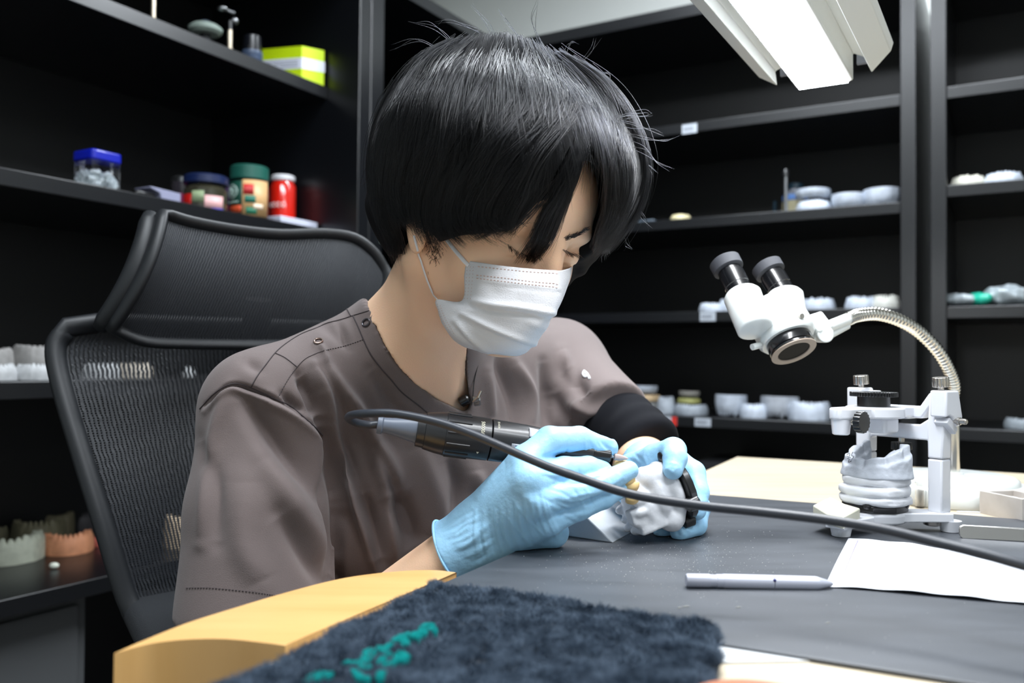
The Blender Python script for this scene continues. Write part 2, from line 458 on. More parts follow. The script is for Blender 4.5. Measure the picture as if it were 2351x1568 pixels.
# ------------------------------------------------------------------ table
K = PZ(1690, 1048, TZ - .003)
e1 = (PZ(1060, 1325, TZ - .003) - K).normalized(); e2 = Vector((-e1.y, e1.x, 0))
m_wood_l = bpy.data.materials.new('birch_table_top'); m_wood_g = bpy.data.materials.new('golden_wood')
def wood(m, c1, c2, direction, scale, rough):
    m.use_nodes = True; nt = m.node_tree; b = nt.nodes['Principled BSDF']; b.inputs['Roughness'].default_value = rough
    tc = nt.nodes.new('ShaderNodeTexCoord'); mp = nt.nodes.new('ShaderNodeMapping'); mp.inputs['Rotation'].default_value = (0, 0, -math.atan2(direction.y, direction.x)); mp.inputs['Scale'].default_value = (scale[0], scale[1], 1)
    n = nt.nodes.new('ShaderNodeTexNoise'); n.inputs['Scale'].default_value = 1; n.inputs['Detail'].default_value = 7; n.inputs['Roughness'].default_value = .6
    r = nt.nodes.new('ShaderNodeValToRGB'); r.color_ramp.elements[0].position = .3; r.color_ramp.elements[1].position = .7
    r.color_ramp.elements[0].color = lin(c1) + (1,); r.color_ramp.elements[1].color = lin(c2) + (1,)
    nt.links.new(tc.outputs['Object'], mp.inputs[0]); nt.links.new(mp.outputs[0], n.inputs['Vector']); nt.links.new(n.outputs['Fac'], r.inputs[0]); nt.links.new(r.outputs[0], b.inputs['Base Color'])
    bp = nt.nodes.new('ShaderNodeBump'); bp.inputs['Strength'].default_value = .08; bp.inputs['Distance'].default_value = .001
    nt.links.new(n.outputs['Fac'], bp.inputs['Height']); nt.links.new(bp.outputs['Normal'], b.inputs['Normal'])
wood(m_wood_l, (190, 175, 150), (204, 191, 168), e2, (6, 60), .5)
wood(m_wood_g, (206, 160, 98), (222, 180, 120), (PZ(900, 1340, TZ) - PZ(450, 1500, TZ)).normalized(), (3, 45), .28)
m_steel = mat('brushed_steel', (150, 152, 155), .35, 1.0)
tb = empty('work_table', K + e1 * .6 + e2 * .7 - ZZ * K.z, 'pale birch work table under the dark bench mat', 'table')
TL, TW = 1.35, 1.5
MB().prism([K, K + e2 * TW, K + e2 * TW + e1 * TL, K + e1 * TL], (0, 0, -.028)).build('table_top', m_wood_l, tb, bevel=.003)
for (u, v_) in ((.06, .06), (.06, TW - .06), (TL - .06, .06), (TL - .06, TW - .06)):
    q = K + e1 * u + e2 * v_; MB().box((q.x, q.y, (K.z - .03) / 2), (.04, .04, K.z - .03)).build('leg', m_steel, tb, bevel=.002)
# bench mat
m_mat = bpy.data.materials.new('bench_mat_rubber'); m_mat.use_nodes = True
nt = m_mat.node_tree; b_ = nt.nodes['Principled BSDF']; b_.inputs['Specular IOR Level'].default_value = .85
tc = nt.nodes.new('ShaderNodeTexCoord')
n1 = nt.nodes.new('ShaderNodeTexNoise'); set_in(n1, Scale=9.0, Detail=8.0, Roughness=.65)
mp = nt.nodes.new('ShaderNodeMapping'); mp.inputs['Rotation'].default_value = (0, 0, .5); mp.inputs['Scale'].default_value = (1, 5, 1)
nt.links.new(tc.outputs['Object'], mp.inputs[0]); nt.links.new(mp.outputs[0], n1.inputs['Vector'])
r1 = nt.nodes.new('ShaderNodeValToRGB'); r1.color_ramp.elements[0].position = .35; r1.color_ramp.elements[1].position = .75
r1.color_ramp.elements[0].color = lin((50, 54, 60)) + (1,); r1.color_ramp.elements[1].color = lin((64, 68, 75)) + (1,)
nt.links.new(n1.outputs['Fac'], r1.inputs[0]); nt.links.new(r1.outputs[0], b_.inputs['Base Color'])
r2 = nt.nodes.new('ShaderNodeMapRange'); set_in(r2); r2.inputs[3].default_value = .42; r2.inputs[4].default_value = .56
nt.links.new(n1.outputs['Fac'], r2.inputs[0]); nt.links.new(r2.outputs[0], b_.inputs['Roughness'])
def uv_of(p): q = p - K; return q.dot(e1), q.dot(e2)
u0 = uv_of(PZ(1750, 1145, TZ))[0]; u1 = uv_of(PZ(1900, 1515, TZ))[0]
def TP(u, v_, z): q = K + e1 * u + e2 * v_; return Vector((q.x, q.y, z))
mt = MB().prism([TP(u0, 0.002, TZ), TP(u0, 1.1, TZ), TP(u1, 1.1, TZ), TP(u1, 0.002, TZ)], (0, 0, -.0029)).build('bench_mat', m_mat, bevel=.001)
tag(mt, 'dark grey rubber bench mat sprinkled with white dust', 'mat')
# grey liner strip sticking out under the mat
m_liner = mat('grey_liner', (196, 198, 200), .5)
# golden arm rest
zt = TZ
far = [(262, 1500), (330, 1470), (430, 1430), (540, 1395), (640, 1365), (740, 1338), (820, 1322), (920, 1311), (1000, 1309), (1060, 1316)]
near = [(655, 1482), (610, 1476), (520, 1467), (430, 1468), (350, 1477), (290, 1492)]
pf = [PZ(x, y, zt) for x, y in far]; pn = [PZ(x, y, zt) for x, y in near]
kk = uv_of(pf[-1])[0]
end = [TP(kk, -.005, zt), TP(uv_of(PZ(690, 1487, zt))[0], -.005, zt)]
poly = smooth_pts(pf, 5)[:-1] + [np.array(end[0]), np.array(end[1])] + smooth_pts(pn, 5)
poly = [Vector(p) for p in poly]
tag(MB().prism(poly, (0, 0, -.042)).build('arm_rest', m_wood_g, bevel=.006, seg=4, ang=30), 'curved golden wooden arm rest at the edge of the table, under the towel', 'arm rest')
# second rounded wooden rim at the very bottom of the picture
cen = PZ(1745, 1616, TZ + .012)
mm = MB().lathe(cen - ZZ * .013, ZZ, [(0, .033), (.004, .035), (.009, .035), (.012, .033)], 48)
tag(mm.build('wooden_tray', mat('orange_wood', (150, 96, 66), .4, var=(30, .5, (170, 92, 48)))), 'round orange brown wooden disc cut by the bottom edge below the mat', 'tray')
g0 = PZ(1655, 1475, TZ - .0025); g1 = PZ(1880, 1515, TZ - .0025)
tag(MB().prism([PZ(1560, 1470, TZ - .0028), PZ(1660, 1474, TZ - .0028), PZ(1900, 1519, TZ - .0028), PZ(1560, 1526, TZ - .0028)], (0, 0, .0009)).build('grey_sheet', m_liner), 'light grey sheet showing between the towel and the near mat edge', 'sheet')
# ================================================================== lamp above the bench
m_lamp = mat('lamp_housing', (236, 238, 234), .35)
m_lampd = mat('lamp_grey', (120, 122, 128), .4)
m_led = mat('led_panel', (240, 247, 255), .4, emit=24)
zl = .35 + ZC
lp = {k: PZ(*v, zl) for k, v in dict(l=(1755, 205), r=(2053, 130), a=(1800, 218), b=(1965, 190)).items()}
lo = (PZ(1755, 205, zl) + PZ(2053, 130, zl)) / 2; dl = AA.copy(); dw = Vector((dl.y, -dl.x, 0))
wl = (PZ(2053, 130, zl) - PZ(1755, 205, zl)).dot(dw)
def LW(s, u, z): return lo + dw * s + dl * u + ZZ * z        # s across (-.5..+.5 wl), u along (negative: towards the viewer)
LEN = .62
hw = wl / 2
# positions across of the features, from the far end of the fixture
def across(px, py, z=0): return (PZ(px, py, zl + z) - lo).dot(dw)
sA0, sA1 = across(1800, 218), across(1845, 217); sB0, sB1 = across(1955, 190), across(1968, 189); sC = across(2013, 168)
lampo = empty('bench_lamp', lo - dl * LEN / 2 + ZZ * .05, 'long white lamp with a bright light panel hanging over the bench', 'lamp')
sec = [(-hw, .012), (-hw * .93, .0), (-hw * .70, -.008), (-hw * .67, .004), (-hw * .48, .012), (-hw * .43, -.012), (-hw * .38, -.014)]
secR = [(hw * .34, -.014), (hw * .40, -.012), (hw * .44, .012), (hw * .63, .004), (hw * .66, -.008), (hw * .96, .006), (hw, .014)]
top = [(hw * .9, .035), (hw * .4, .05), (-hw * .4, .05), (-hw * .9, .035)]
def ufar(s): return -.030 * max(0, abs(s) / hw - .62) / .38        # rounded corners of the far end
pr = sec + secR + top
m = MB(); n = len(pr)
vv = [LW(s, ufar(s) - (.022 if abs(abs(s) / hw - .55) < .13 and z > 0 and z < .03 else 0), z) for s, z in pr] + [LW(s, -LEN - ufar(s), z) for s, z in pr]
m.add(vv, [((i + 1) % n, i, i + n, (i + 1) % n + n) for i in range(n)] + [tuple(range(n)), tuple(range(2 * n - 1, n - 1, -1))])
m.build('housing', m_lamp, lampo, bevel=.0012, ang=30)
m = MB().prism([LW(-hw * .375, -.004, -.0145), LW(hw * .335, -.004, -.0145), LW(hw * .335, -LEN + .004, -.0145), LW(-hw * .375, -LEN + .004, -.0145)], (0, 0, -.0015))
m.build('light_panel', m_led, lampo)
for s0, s1 in ((-.66, -.46), (.46, .62)):
    MB().box(LW(hw * (s0 + s1) / 2, -.004, .014), (hw * (s1 - s0), .006, .02), (dw, dl, ZZ)).build('end_cap', m_lampd, lampo)
for u in (-.15, -LEN + .15):
    MB().cyl(LW(0, u, .05), LW(0, u, CEIL - zl), .004, seg=12).build('suspension_rod', m_steel, lampo)
ll = area('bench_lamp_light', LW(0, -LEN / 2, -.02), LW(0, -LEN / 2, -1), LEN * .95, .08, 2.6, (1, 1, 1))
ll.rotation_euler = (0, 0, math.atan2(dl.y, dl.x)); ll.data.size = LEN * .95; ll.data.size_y = .075

# ================================================================== dental casts
m_plaster = mat('white_plaster', (208, 210, 215), .55, bump=(160, .25))
m_plasterg = mat('grey_plaster', (176, 181, 190), .6, bump=(220, .3))
m_stone = mat('yellow_stone', (232, 205, 150), .5)
PL = {}
def pl_mat(k, rgb):
    if k not in PL: PL[k] = mat('cast_' + k, rgb, .6, bump=(200, .3), var=(60, .5, tuple(int(c * .82) for c in rgb)))
    return PL[k]
def arch_pt(t, w_, d):                                             # t -1..1 along the dental arch; opening towards -x
    a = t * 1.75; return Vector((d * (math.cos(a) + .1) * .9 if abs(t) < 2 else 0, w_ * math.sin(a) * (1 if abs(a) < 1.57 else 1 + .0 * a), 0))
def cast_mesh(w_=.03, d=.034, h=.012, tooth=.008, seed=0, teeth=14, base=True, sub=8, curve=0.0, wall=.0065):
    """a dental cast: arch of teeth on a D-shaped base. local coordinates, front towards +x, z up"""
    R = random.Random(seed); m = MB(); rows = []; N = teeth * sub
    jit = [R.uniform(.85, 1.12) for _ in range(teeth)]
    for i in range(N + 1):
        t = -1 + 2 * i / N; a = t * 1.45
        c = Vector((d * 1.25 * math.cos(a) - d * .45, w_ * .98 * math.sin(a) * (1.0), 0))
        nrm = Vector((math.cos(a) / d, math.sin(a) / w_ , 0)).normalized()
        k = min(int(i / sub), teeth - 1); ph = (i % sub) / sub; bump = math.sin(math.pi * ph) ** .45 if i < N else 0
        molar = abs(t) > .45; wd = wall * (1.0 if molar else .72)
        z0 = h + curve * t * t
        zt_ = z0 + tooth * (.35 + .65 * bump) * jit[k] * (.85 if molar else 1)
        ou = c + nrm * (wd + .0008 * bump); inn = c - nrm * (wd - .0004 * bump)
        pts = [c + nrm * (wd + .004) + ZZ * 0, c + nrm * (wd + .0045) + ZZ * (h * .55), c + nrm * (wd + .0022) + ZZ * z0 * .98,
               ou + ZZ * (z0 + tooth * .2), c + nrm * wd * (.75 if molar else .3) + ZZ * zt_, c + ZZ * (zt_ - (.0016 if molar else .0)),
               c - nrm * wd * (.7 if molar else .35) + ZZ * (zt_ - .0004), inn + ZZ * (z0 + tooth * .15), c - nrm * (wd + .003) + ZZ * (z0 * .8), c - nrm * (wd + .004) + ZZ * 0]
        rows.append(pts)
    k = len(rows[0]); vv = [p for r in rows for p in r]; ff = []
    for i in range(len(rows) - 1):
        for j in range(k):
            j2 = (j + 1) % k; ff.append((i * k + j, i * k + j2, (i + 1) * k + j2, (i + 1) * k + j))
    ff.append(tuple(range(k - 1, -1, -1))); ff.append(tuple(range((len(rows) - 1) * k, len(rows) * k)))
    m.add(vv, ff)
    if base:
        out = [rows[i][0] for i in range(0, N + 1, 3)]
        m.prism([p + ZZ * .0002 for p in out], (0, 0, h * .62))
    return m
def mesh_of(m, name, mt_, ang=60):
    o = m.build(name, mt_, None, ang=ang); return o

# ================================================================== articulator on the mat
ta = .07; Mr = Vector(((P(2155, 1053, .85).x + P(1988, 1035, .917).x) / 2, (P(2155, 1053, .85).y + P(1988, 1035, .917).y) / 2, TZ))
pr_ = P(2155, 1053, .85); pl_ = P(1988, 1035, .917)
sd = Vector((pr_.x - pl_.x, pr_.y - pl_.y, 0)); half = sd.length / 2; sd.normalize(); fd = Vector((sd.y, -sd.x, 0))
def AR(f, s, z): return Mr + fd * f + sd * s + ZZ * z
AXR = (fd, sd, ZZ)
m_white = mat('white_enamel', (214, 216, 222), .28, coat=.3)
m_knob = mat('nickel', (190, 185, 178), .25, 1.0); m_brass = mat('brass', (185, 150, 90), .3, 1.0)
m_blk = mat('black_plastic', (18, 18, 20), .3, coat=.2)
m_cream = mat('cream_pad', (204, 202, 184), .5)
def loc_of(px, py, d): q = P(px, py, d) - Mr; return q.dot(fd), q.dot(sd), q.z
art = empty('dental_articulator', AR(.03, 0, 0), 'white dental articulator holding a plaster cast, standing on the dark mat', 'articulator')
fz = .010
# lower frame: arms from both feet towards the model plate
m = MB()
mk = AR(.045, 0, 0)
def bar(m, pts, w_, z0, z1):
    """flat bar through ground-plan points"""
    P2 = smooth_pts(pts, 6); P2 = [Vector(p) for p in P2]; L_ = []; R_ = []
    for i, p in enumerate(P2):
        t = (P2[min(i + 1, len(P2) - 1)] - P2[max(i - 1, 0)]).normalized(); nn = Vector((-t.y, t.x, 0)); ww = w_[0] + (w_[1] - w_[0]) * i / (len(P2) - 1)
        L_.append(p + nn * ww / 2); R_.append(p - nn * ww / 2)
    out = L_ + R_[::-1]; out = [Vector((q.x, q.y, TZ + z0)) for q in out]
    return m.prism(out, (0, 0, z1 - z0))
bar(m, [AR(-.008, half + .006, 0), AR(.012, half * .75, 0), AR(.04, .012, 0)], (.024, .03), fz, fz + .009)
bar(m, [AR(-.008, -half - .006, 0), AR(.012, -half * .75, 0), AR(.04, -.012, 0)], (.024, .03), fz, fz + .009)
m.lathe(AR(.043, 0, fz - .003), ZZ, [(0, .024), (.002, .029), (.010, .030), (.012, .0285)], 40)
bar(m, [AR(.05, 0, 0), AR(.085, .004, 0), AR(.118, .008, 0)], (.03, .02), fz - .002, fz + .006)
m.build('lower_frame', m_white, art, bevel=.002, seg=3)
for f_, s_ in ((-.006, half + .008), (-.006, -half - .008), (.106, .006)):
    MB().lathe(AR(f_, s_, 0), ZZ, [(0, .0075), (.0005, .0085), (fz + .001, .0105)], 24).build('foot', m_white, art, ang=50)
MB().lathe(AR(.004, half - .004, fz - .005), ZZ, [(0, .006), (.001, .0085), (.005, .009)], 24).build('base_screw', m_knob, art)
# posts
def post(s, name='post'):
    m = MB(); zj = .071
    m.prism([AR(-.009, s - .0075, fz + .008), AR(-.009, s + .0075, fz + .008), AR(.007, s + .0075, fz + .008), AR(.007, s - .0075, fz + .008)], (0, 0, zj - fz - .0085))
    a = [AR(-.009, s - .0075, zj), AR(-.009, s + .0075, zj), AR(.007, s + .0075, zj), AR(.007, s - .0075, zj)]
    sg = 1 if s > 0 else -1
    b = [AR(-.008, s - .006 + .002 * sg, .100), AR(-.008, s + .009 , .100), AR(.006, s + .009, .100), AR(.006, s - .006 + .002 * sg, .100)]
    b = [AR(-.008, s - .0085, .100), AR(-.008, s + .0085, .100), AR(.006, s + .0085, .100), AR(.006, s - .0085, .100)]
    c = [AR(-.006, s - .0075, .131), AR(-.006, s + .0045, .131), AR(.004, s + .0045, .131), AR(.004, s - .0075, .131)]
    m.add(a + b + c, [(3, 2, 1, 0)] + [(i + 4 * k, (i + 1) % 4 + 4 * k, (i + 1) % 4 + 4 + 4 * k, i + 4 + 4 * k) for k in (0, 1) for i in range(4)] + [(8, 9, 10, 11)])
    return m.build(name, m_white, art, bevel=.0018, seg=3)
post(half); post(-half)
m = MB()
m.prism([AR(-.006, -half + .004, .112), AR(-.006, -half + .018, .103), AR(-.006, half - .018, .103), AR(-.006, half - .004, .112), AR(-.006, half - .004, .080), AR(-.006, half - .010, .088), AR(-.006, -half + .010, .088), AR(-.006, -half + .004, .080)], fd * .010)
m.build('cross_bar', m_white, art, bevel=.0015, seg=3)
MB().cyl(AR(-.001, .0, .088), AR(-.001, .0, .082), .003).build('screw_shaft', m_knob, art)
kn = MB()
def knurl(c, ax, r, h, n=22):
    c = vec(c); a = vec(ax).normalized(); u = a.orthogonal().normalized(); w_ = a.cross(u); prof = []
    for k in range(n * 4):
        rr = r * (1 if (k % 4) in (0, 1) else .93); th = 2 * math.pi * k / (n * 4)
        prof.append(c + (u * math.cos(th) + w_ * math.sin(th)) * rr)
    return MB().prism(prof, a * h)
knurl(AR(-.001, .0, .076), ZZ, .010, .0075).build('knob', m_blk, art, bevel=.0006)
# upper frame: rear bar with raised ends, plate towards the front
m = MB()
zu = .121
bar(m, [AR(-.003, -half * .25, 0), AR(-.003, half * .25, 0)], (.020, .020), zu - .013, zu)
for sg in (1, -1):
    pts = [AR(-.013, sg * half * .22, zu), AR(-.013, sg * half * .50, zu), AR(-.013, sg * half * .75, zu + .014), AR(-.013, sg * (half + .012), zu + .014),
           AR(-.013, sg * (half + .012), zu + .004), AR(-.013, sg * half * .82, zu + .003), AR(-.013, sg * half * .55, zu - .012), AR(-.013, sg * half * .22, zu - .012)]
    m.prism(pts, fd * .013)
m.build('upper_rear_bar', m_white, art, bevel=.0018, seg=3)
m = MB()
out = []
for k in range(24):
    th = math.pi * (.12 + 1.76 * k / 23) ; out.append(AR(.043 - .027 * math.cos(th) * -1 * -1, .027 * math.sin(th), zu - .002))
plate = []
for k in range(-10, 11):
    th = k / 10 * 1.9; plate.append(AR(.042 - .026 * math.cos(th), .026 * math.sin(th), zu - .011))
plate = [AR(.0, .0, 0)] and [AR(-.002, -.014, zu - .011)] + [AR(.044 + .028 * math.cos(math.radians(a)), .028 * math.sin(math.radians(a)), zu - .011) for a in range(-150, -25, 12)] + \
    [AR(.088, -.012, zu - .011), AR(.100, -.011, zu - .011), AR(.108, -.006, zu - .011), AR(.110, .0, zu - .011), AR(.108, .006, zu - .011), AR(.100, .011, zu - .011), AR(.088, .012, zu - .011)] + \
    [AR(.044 + .028 * math.cos(math.radians(a)), .028 * math.sin(math.radians(a)), zu - .011) for a in range(30, 151, 12)] + [AR(-.002, .014, zu - .011)]
m.prism(plate, (0, 0, .011)).build('upper_frame', m_white, art, bevel=.002, seg=3)
MB().lathe(AR(.098, 0, zu - .026), ZZ, [(0, .0065), (.001, .008), (.015, .0095)], 28).build('pin_holder', m_white, art)
MB().cyl(AR(.094, .009, zu - .013), AR(.092, .016, zu - .013), .003).build('screw_shaft', m_knob, art)
knurl(AR(.0925, .0145, zu - .013), sd + fd * -.1, .0105, .007, 16).build('knob', m_blk, art, bevel=.0005)
MB().lathe(AR(.046, 0, zu), ZZ, [(0, .0155), (.0095, .0155), (.0096, .014), (.011, .014)], 36).build('knob_stem', m_blk, art)
knurl(AR(.046, 0, zu + .010), ZZ, .0225, .0045, 50).build('plate_knob', m_blk, art, bevel=.0006)
MB().prism([AR(.02, -.010, zu - .027), AR(.02, .012, zu - .027), AR(.045, .012, zu - .027), AR(.045, -.01, zu - .027)], (0, 0, .017)).build('plate_holder', m_white, art, bevel=.004, seg=3)
# condyle heads
for sg in (1, -1):
    s = sg * (half + .004)
    hd = empty('condyle', AR(0, s, .12), None, None); hd.parent = art; hd.location = AR(0, s, .12) - art.location
    bpy.data.objects.remove(hd)
    pts = [AR(.012, s - .006 * sg, .138), AR(-.010, s - .006 * sg, .138), AR(-.017, s - .006 * sg, .112), AR(-.012, s - .006 * sg, .103), AR(-.004, s - .006 * sg, .103), AR(.0, s - .006 * sg, .112), AR(.006, s - .006 * sg, .114), AR(.012, s - .006 * sg, .112)]
    MB().prism(pts, sd * sg * .017).build('condyle_housing', m_white, art, bevel=.0018, seg=3)
    MB().prism([AR(.010, s - .004 * sg, .107), AR(-.006, s - .004 * sg, .095), AR(-.010, s - .004 * sg, .100), AR(-.006, s - .004 * sg, .105), AR(.004, s - .004 * sg, .112)], sd * sg * .014).build('condyle_hook', m_white, art, bevel=.001)
    MB().lathe(AR(-.004, s - .004 * sg, .1085), sd * sg, [(0, .0035), (.012, .0035), (.0125, .0025), (.017, .0025), (.0175, .0038), (.0195, .0038), (.020, .0028), (.025, .0028), (.026, .002)], 20).build('condyle_pin', m_knob, art)
    MB().cyl(AR(.002, s, .137), AR(.003, s, .143), .003).build('screw_shaft', m_knob, art)
    knurl(AR(.0025, s, .1415), ZZ + fd * .12, .0078, .0095, 14).build('screw', m_knob, art, bevel=.0006)
# mounting plate
m = MB().lathe(AR(.044, .0, fz + .009), ZZ, [(0, .026), (.001, .031), (.006, .031), (.007, .030)], 9)
m.build('mounting_plate', m_blk, art, bevel=.0008)
for a in (20, 110, 200, 290):
    c = AR(.044 + .027 * math.cos(math.radians(a)), .027 * math.sin(math.radians(a)), fz + .016)
    MB().sph(c, .005, 14, (1, 1, .9)).build('plate_stud', m_blk, art)
# plaster rolls under the cast
cc = np.array(AR(.044, 0, 0))
RL = np.array([list(fd), list(sd), [0, 0, 1]], np.float32)
def f_roll(X):
    q = X - cc; n1 = np.sin(q[:, 0] * 130 + 1) * np.sin(q[:, 1] * 110 + 2) * .0012 + np.sin(q[:, 0] * 260) * np.sin(q[:, 1] * 240 + q[:, 2] * 300) * .0005
    r = None
    for z, rx, ry, rz, dx in ((.0300, .0290, .0305, .0068, 0), (.0390, .0280, .0305, .0078, .001), (.0490, .027, .0285, .0072, -.001)):
        c = cc + np.array(list(fd)) * dx; c[2] = TZ + z
        s = s_ell(X, c, (rx, ry, rz), RL); s2 = np.abs(q[:, 2] - z) - rz * .8
        s = smax(s - .0035, s2, .006)
        r = s if r is None else smin(r, s, .0010)
    return r + n1 * .6
V, Q = surface(f_roll, cc - .042 + np.array([0, 0, .06]), cc + .042 + np.array([0, 0, .03]), .0011); V = lap_smooth(V, Q, 2)
np_obj('plaster_mount', V, Q, m_plaster, art)
# the cast itself (its own thing: it can be lifted off)
def curved_cast(w_, d, h, tooth, teeth, sub, curve, wall, seed):
    m = cast_mesh(w_, d, h, tooth, seed, teeth, True, sub, curve, wall); return m
th0 = math.radians(-14); cf = np.array([list(fd * math.cos(th0) + sd * math.sin(th0)), list(sd * math.cos(th0) - fd * math.sin(th0)), [0, 0, 1]], np.float32)
c0_ = np.array(AR(.038, 0, .0520))
def f_arch(X):
    q = (X - c0_) @ cf.T; x, y, z = q[:, 0] / .0265, q[:, 1] / .0275, q[:, 2]
    a = np.arctan2(y, x); rho = np.sqrt(x * x + y * y); dist = (rho - 1) * .027
    tooth = np.abs(np.cos(a * 4.6)); gum = .0095 + .010 * (a / 1.7) ** 2; h = .0165 + .0170 * np.clip(np.abs(a) / 1.9, 0, 1) ** 2.2
    up_ = 1 / (1 + np.exp(-(z - gum - .0018 * tooth) / .0006))
    th = .0062 + .0018 * np.exp(-(z / .006) ** 2) + .0016 * (1 - up_) - up_ * .0036 * (1 - tooth) ** 1.5 - .0012 * np.clip((z - gum) / .01, 0, 1)
    s = np.abs(dist + .0008) - th
    s = smax(s, z - h - .0016 * tooth * (np.abs(a) < 1.5), .0012); s = smax(s, -z, .001)
    s = smax(s, (np.abs(a) - 2.02) * .027, .004)
    return s + np.sin(q[:, 0] * 700) * np.sin(q[:, 2] * 600 + q[:, 1] * 500) * .00012
V, Q = surface(f_arch, c0_ - np.array([.046, .046, .003]), c0_ + np.array([.046, .046, .042]), .00085)
np_obj('lower_teeth_cast', V, Q, m_plasterg, art)
bvh_c = bvh_np(V, Q); m = MB()
for pl in ([(1943, 1034), (1949, 1036), (1946, 1042)], [(1944, 1044), (1951, 1041), (1949, 1049), (1944, 1047)], [(1946, 1052), (1953, 1050)], [(1950, 1054), (1948, 1061), (1955, 1058)], [(1958, 1038), (1955, 1046), (1960, 1048), (1957, 1054)]):
    pts = [hit(bvh_c, x, y, .0002) for x, y in smooth_pts(pl, 3)]
    if all(p is not None for p in pts): m.tube(pts, .00028, 5)
if m.v: m.build('pencil_marks', mat('pencil_grey', (62, 64, 72), .7), art)['kind'] = 'stuff'
# handwritten marks
mi = mat('pencil_ink', (60, 62, 70), .7)
# cream magnet pad in front
q = AR(.118, .012, 0); pc = PZ(1922, 1212, TZ + .016)
pr1 = [(1867, 1180), (1915, 1152), (1975, 1163), (1975, 1190), (1936, 1197)]
m = MB(); zb = TZ + .012
pd = PZ(1936, 1216, TZ + .012) ; pA = PZ(1866, 1192, TZ + .012); pB = PZ(1975, 1200, TZ + .012); pC = pA + (pB - pd)
def up(p, z): return Vector((p.x, p.y, TZ + z))
m.add([up(pA, .012), up(pd, .012), up(pB, .012), up(pC, .012), up(pA, .026), up(pd, .024), up(pB, .026), up(pC, .029), up(pA * .5 + pd * .5, .022), up(pC * .5 + pB * .5, .026)],
      [(3, 2, 1, 0), (0, 1, 5, 8, 4), (1, 2, 6, 5), (2, 3, 7, 9, 6), (3, 0, 4, 7), (4, 8, 9, 7), (8, 5, 6, 9)])
o = m.build('front_pad', m_cream, art, bevel=.0015); o['label'] = 'cream angular pad'

# ================================================================== microscope
mic = empty('stereo_microscope', PZ(2192, 1110, TZ), 'white stereo microscope on a shiny gooseneck behind the articulator', 'microscope')
m_mw = mat('microscope_white', (218, 222, 220), .3, coat=.2); m_chrome = mat('chrome', (225, 222, 215), .12, 1.0)
m_mb = mat('microscope_black', (14, 15, 18), .22, coat=.3); m_rub = mat('rubber', (52, 54, 60), .7); m_ring = mat('lens_ring', (150, 135, 122), .5)
dB = 1.06; cB = P(2185, 1108, dB); cB.z = TZ - .003
MB().lathe(cB, ZZ, [(0, .083), (.002, .085), (.019, .085), (.022, .082), (.0225, .074), (.028, .073), (.031, .068), (.032, .03)], 72).build('base', m_mw, mic, ang=50)
pole_top = P(2193, 925, dB); 
MB().lathe(cB + ZZ * .03, ZZ, [(0, .013), (.004, .013), (.005, .0098)], 32).build('pole_collar', m_mw, mic)
pb = cB + ZZ * .033
MB().cyl(pb, Vector((pb.x, pb.y, pole_top.z)), .0093, seg=32).build('pole', m_chrome, mic)
gp = [(2193, 925, dB), (2190, 885, 1.055), (2176, 845, 1.05), (2150, 802, 1.04), (2110, 762, 1.03), (2065, 735, 1.01), (2015, 721, .995), (1970, 724, .98), (1945, 733, .972)]
gpts = [P(*g) for g in gp]; gpts[0] = Vector((pb.x, pb.y, pole_top.z)); gs = [Vector(p) for p in smooth_pts(gpts, 26)]
rad = [(.0078 if (i % 4) < 2 else .0068) for i in range(len(gs))]
MB().tube(gs, rad, 20).build('gooseneck', m_chrome, mic, ang=180)
ax = Vector((.235, -.5, -.83)).normalized()           # optical axis, from eyepieces to objective
oc = P(1822, 806, .925)                                # objective rim
hc = oc - ax * .062
nk = P(1898, 752, .955)
MB().cyl(gs[-1] + (gs[-1] - gs[-3]).normalized() * -.004, nk, .0068, seg=20).build('arm_rod', m_mw, mic)
MB().cyl(gs[-1] + ZZ * -.007, nk - ZZ * .010, .0045, seg=16).build('arm_rod', m_mw, mic)
jx = (P(1898, 752, .955) - P(1860, 765, .945)).normalized(); jy = ax.cross(jx).normalized(); jz = jx.cross(jy)
MB().box(P(1872, 752, .95), (.022, .026, .024), (jx, jy, jz)).build('joint_block', m_mw, mic, bevel=.003)
MB().cyl(P(1880, 768, .955), P(1880, 768, .955) - FWD * .022 , .009, seg=24).build('joint_screw', m_mw, mic, bevel=.001)
body = MB().lathe(oc - ax * .062, ax, [(0, .026), (.004, .029), (.030, .0315), (.044, .0315), (.048, .0285)], 56).build('microscope_body', m_mw, mic, ang=50)
MB().lathe(oc - ax * .016, ax, [(0, .0235), (.003, .0245), (.012, .0245), (.0125, .0235), (.0155, .0245), (.016, .0165)], 56).build('objective_barrel', m_mb, mic, ang=40)
m = MB().lathe(oc, ax, [(0, .0165), (0, .0247), (.0012, .0247), (.0012, .0178), (-.0, .0172)], 56, caps=False)
m.build('objective_ring', m_ring, mic, ang=40)
MB().lathe(oc - ax * .001, ax, [(0, .0172), (.0013, .0172)], 40).build('objective_lens', mat('barrel_shade', (3, 3, 4), .6, spec=.1), mic)  # dull black colour stands in for the shade inside the recessed barrel
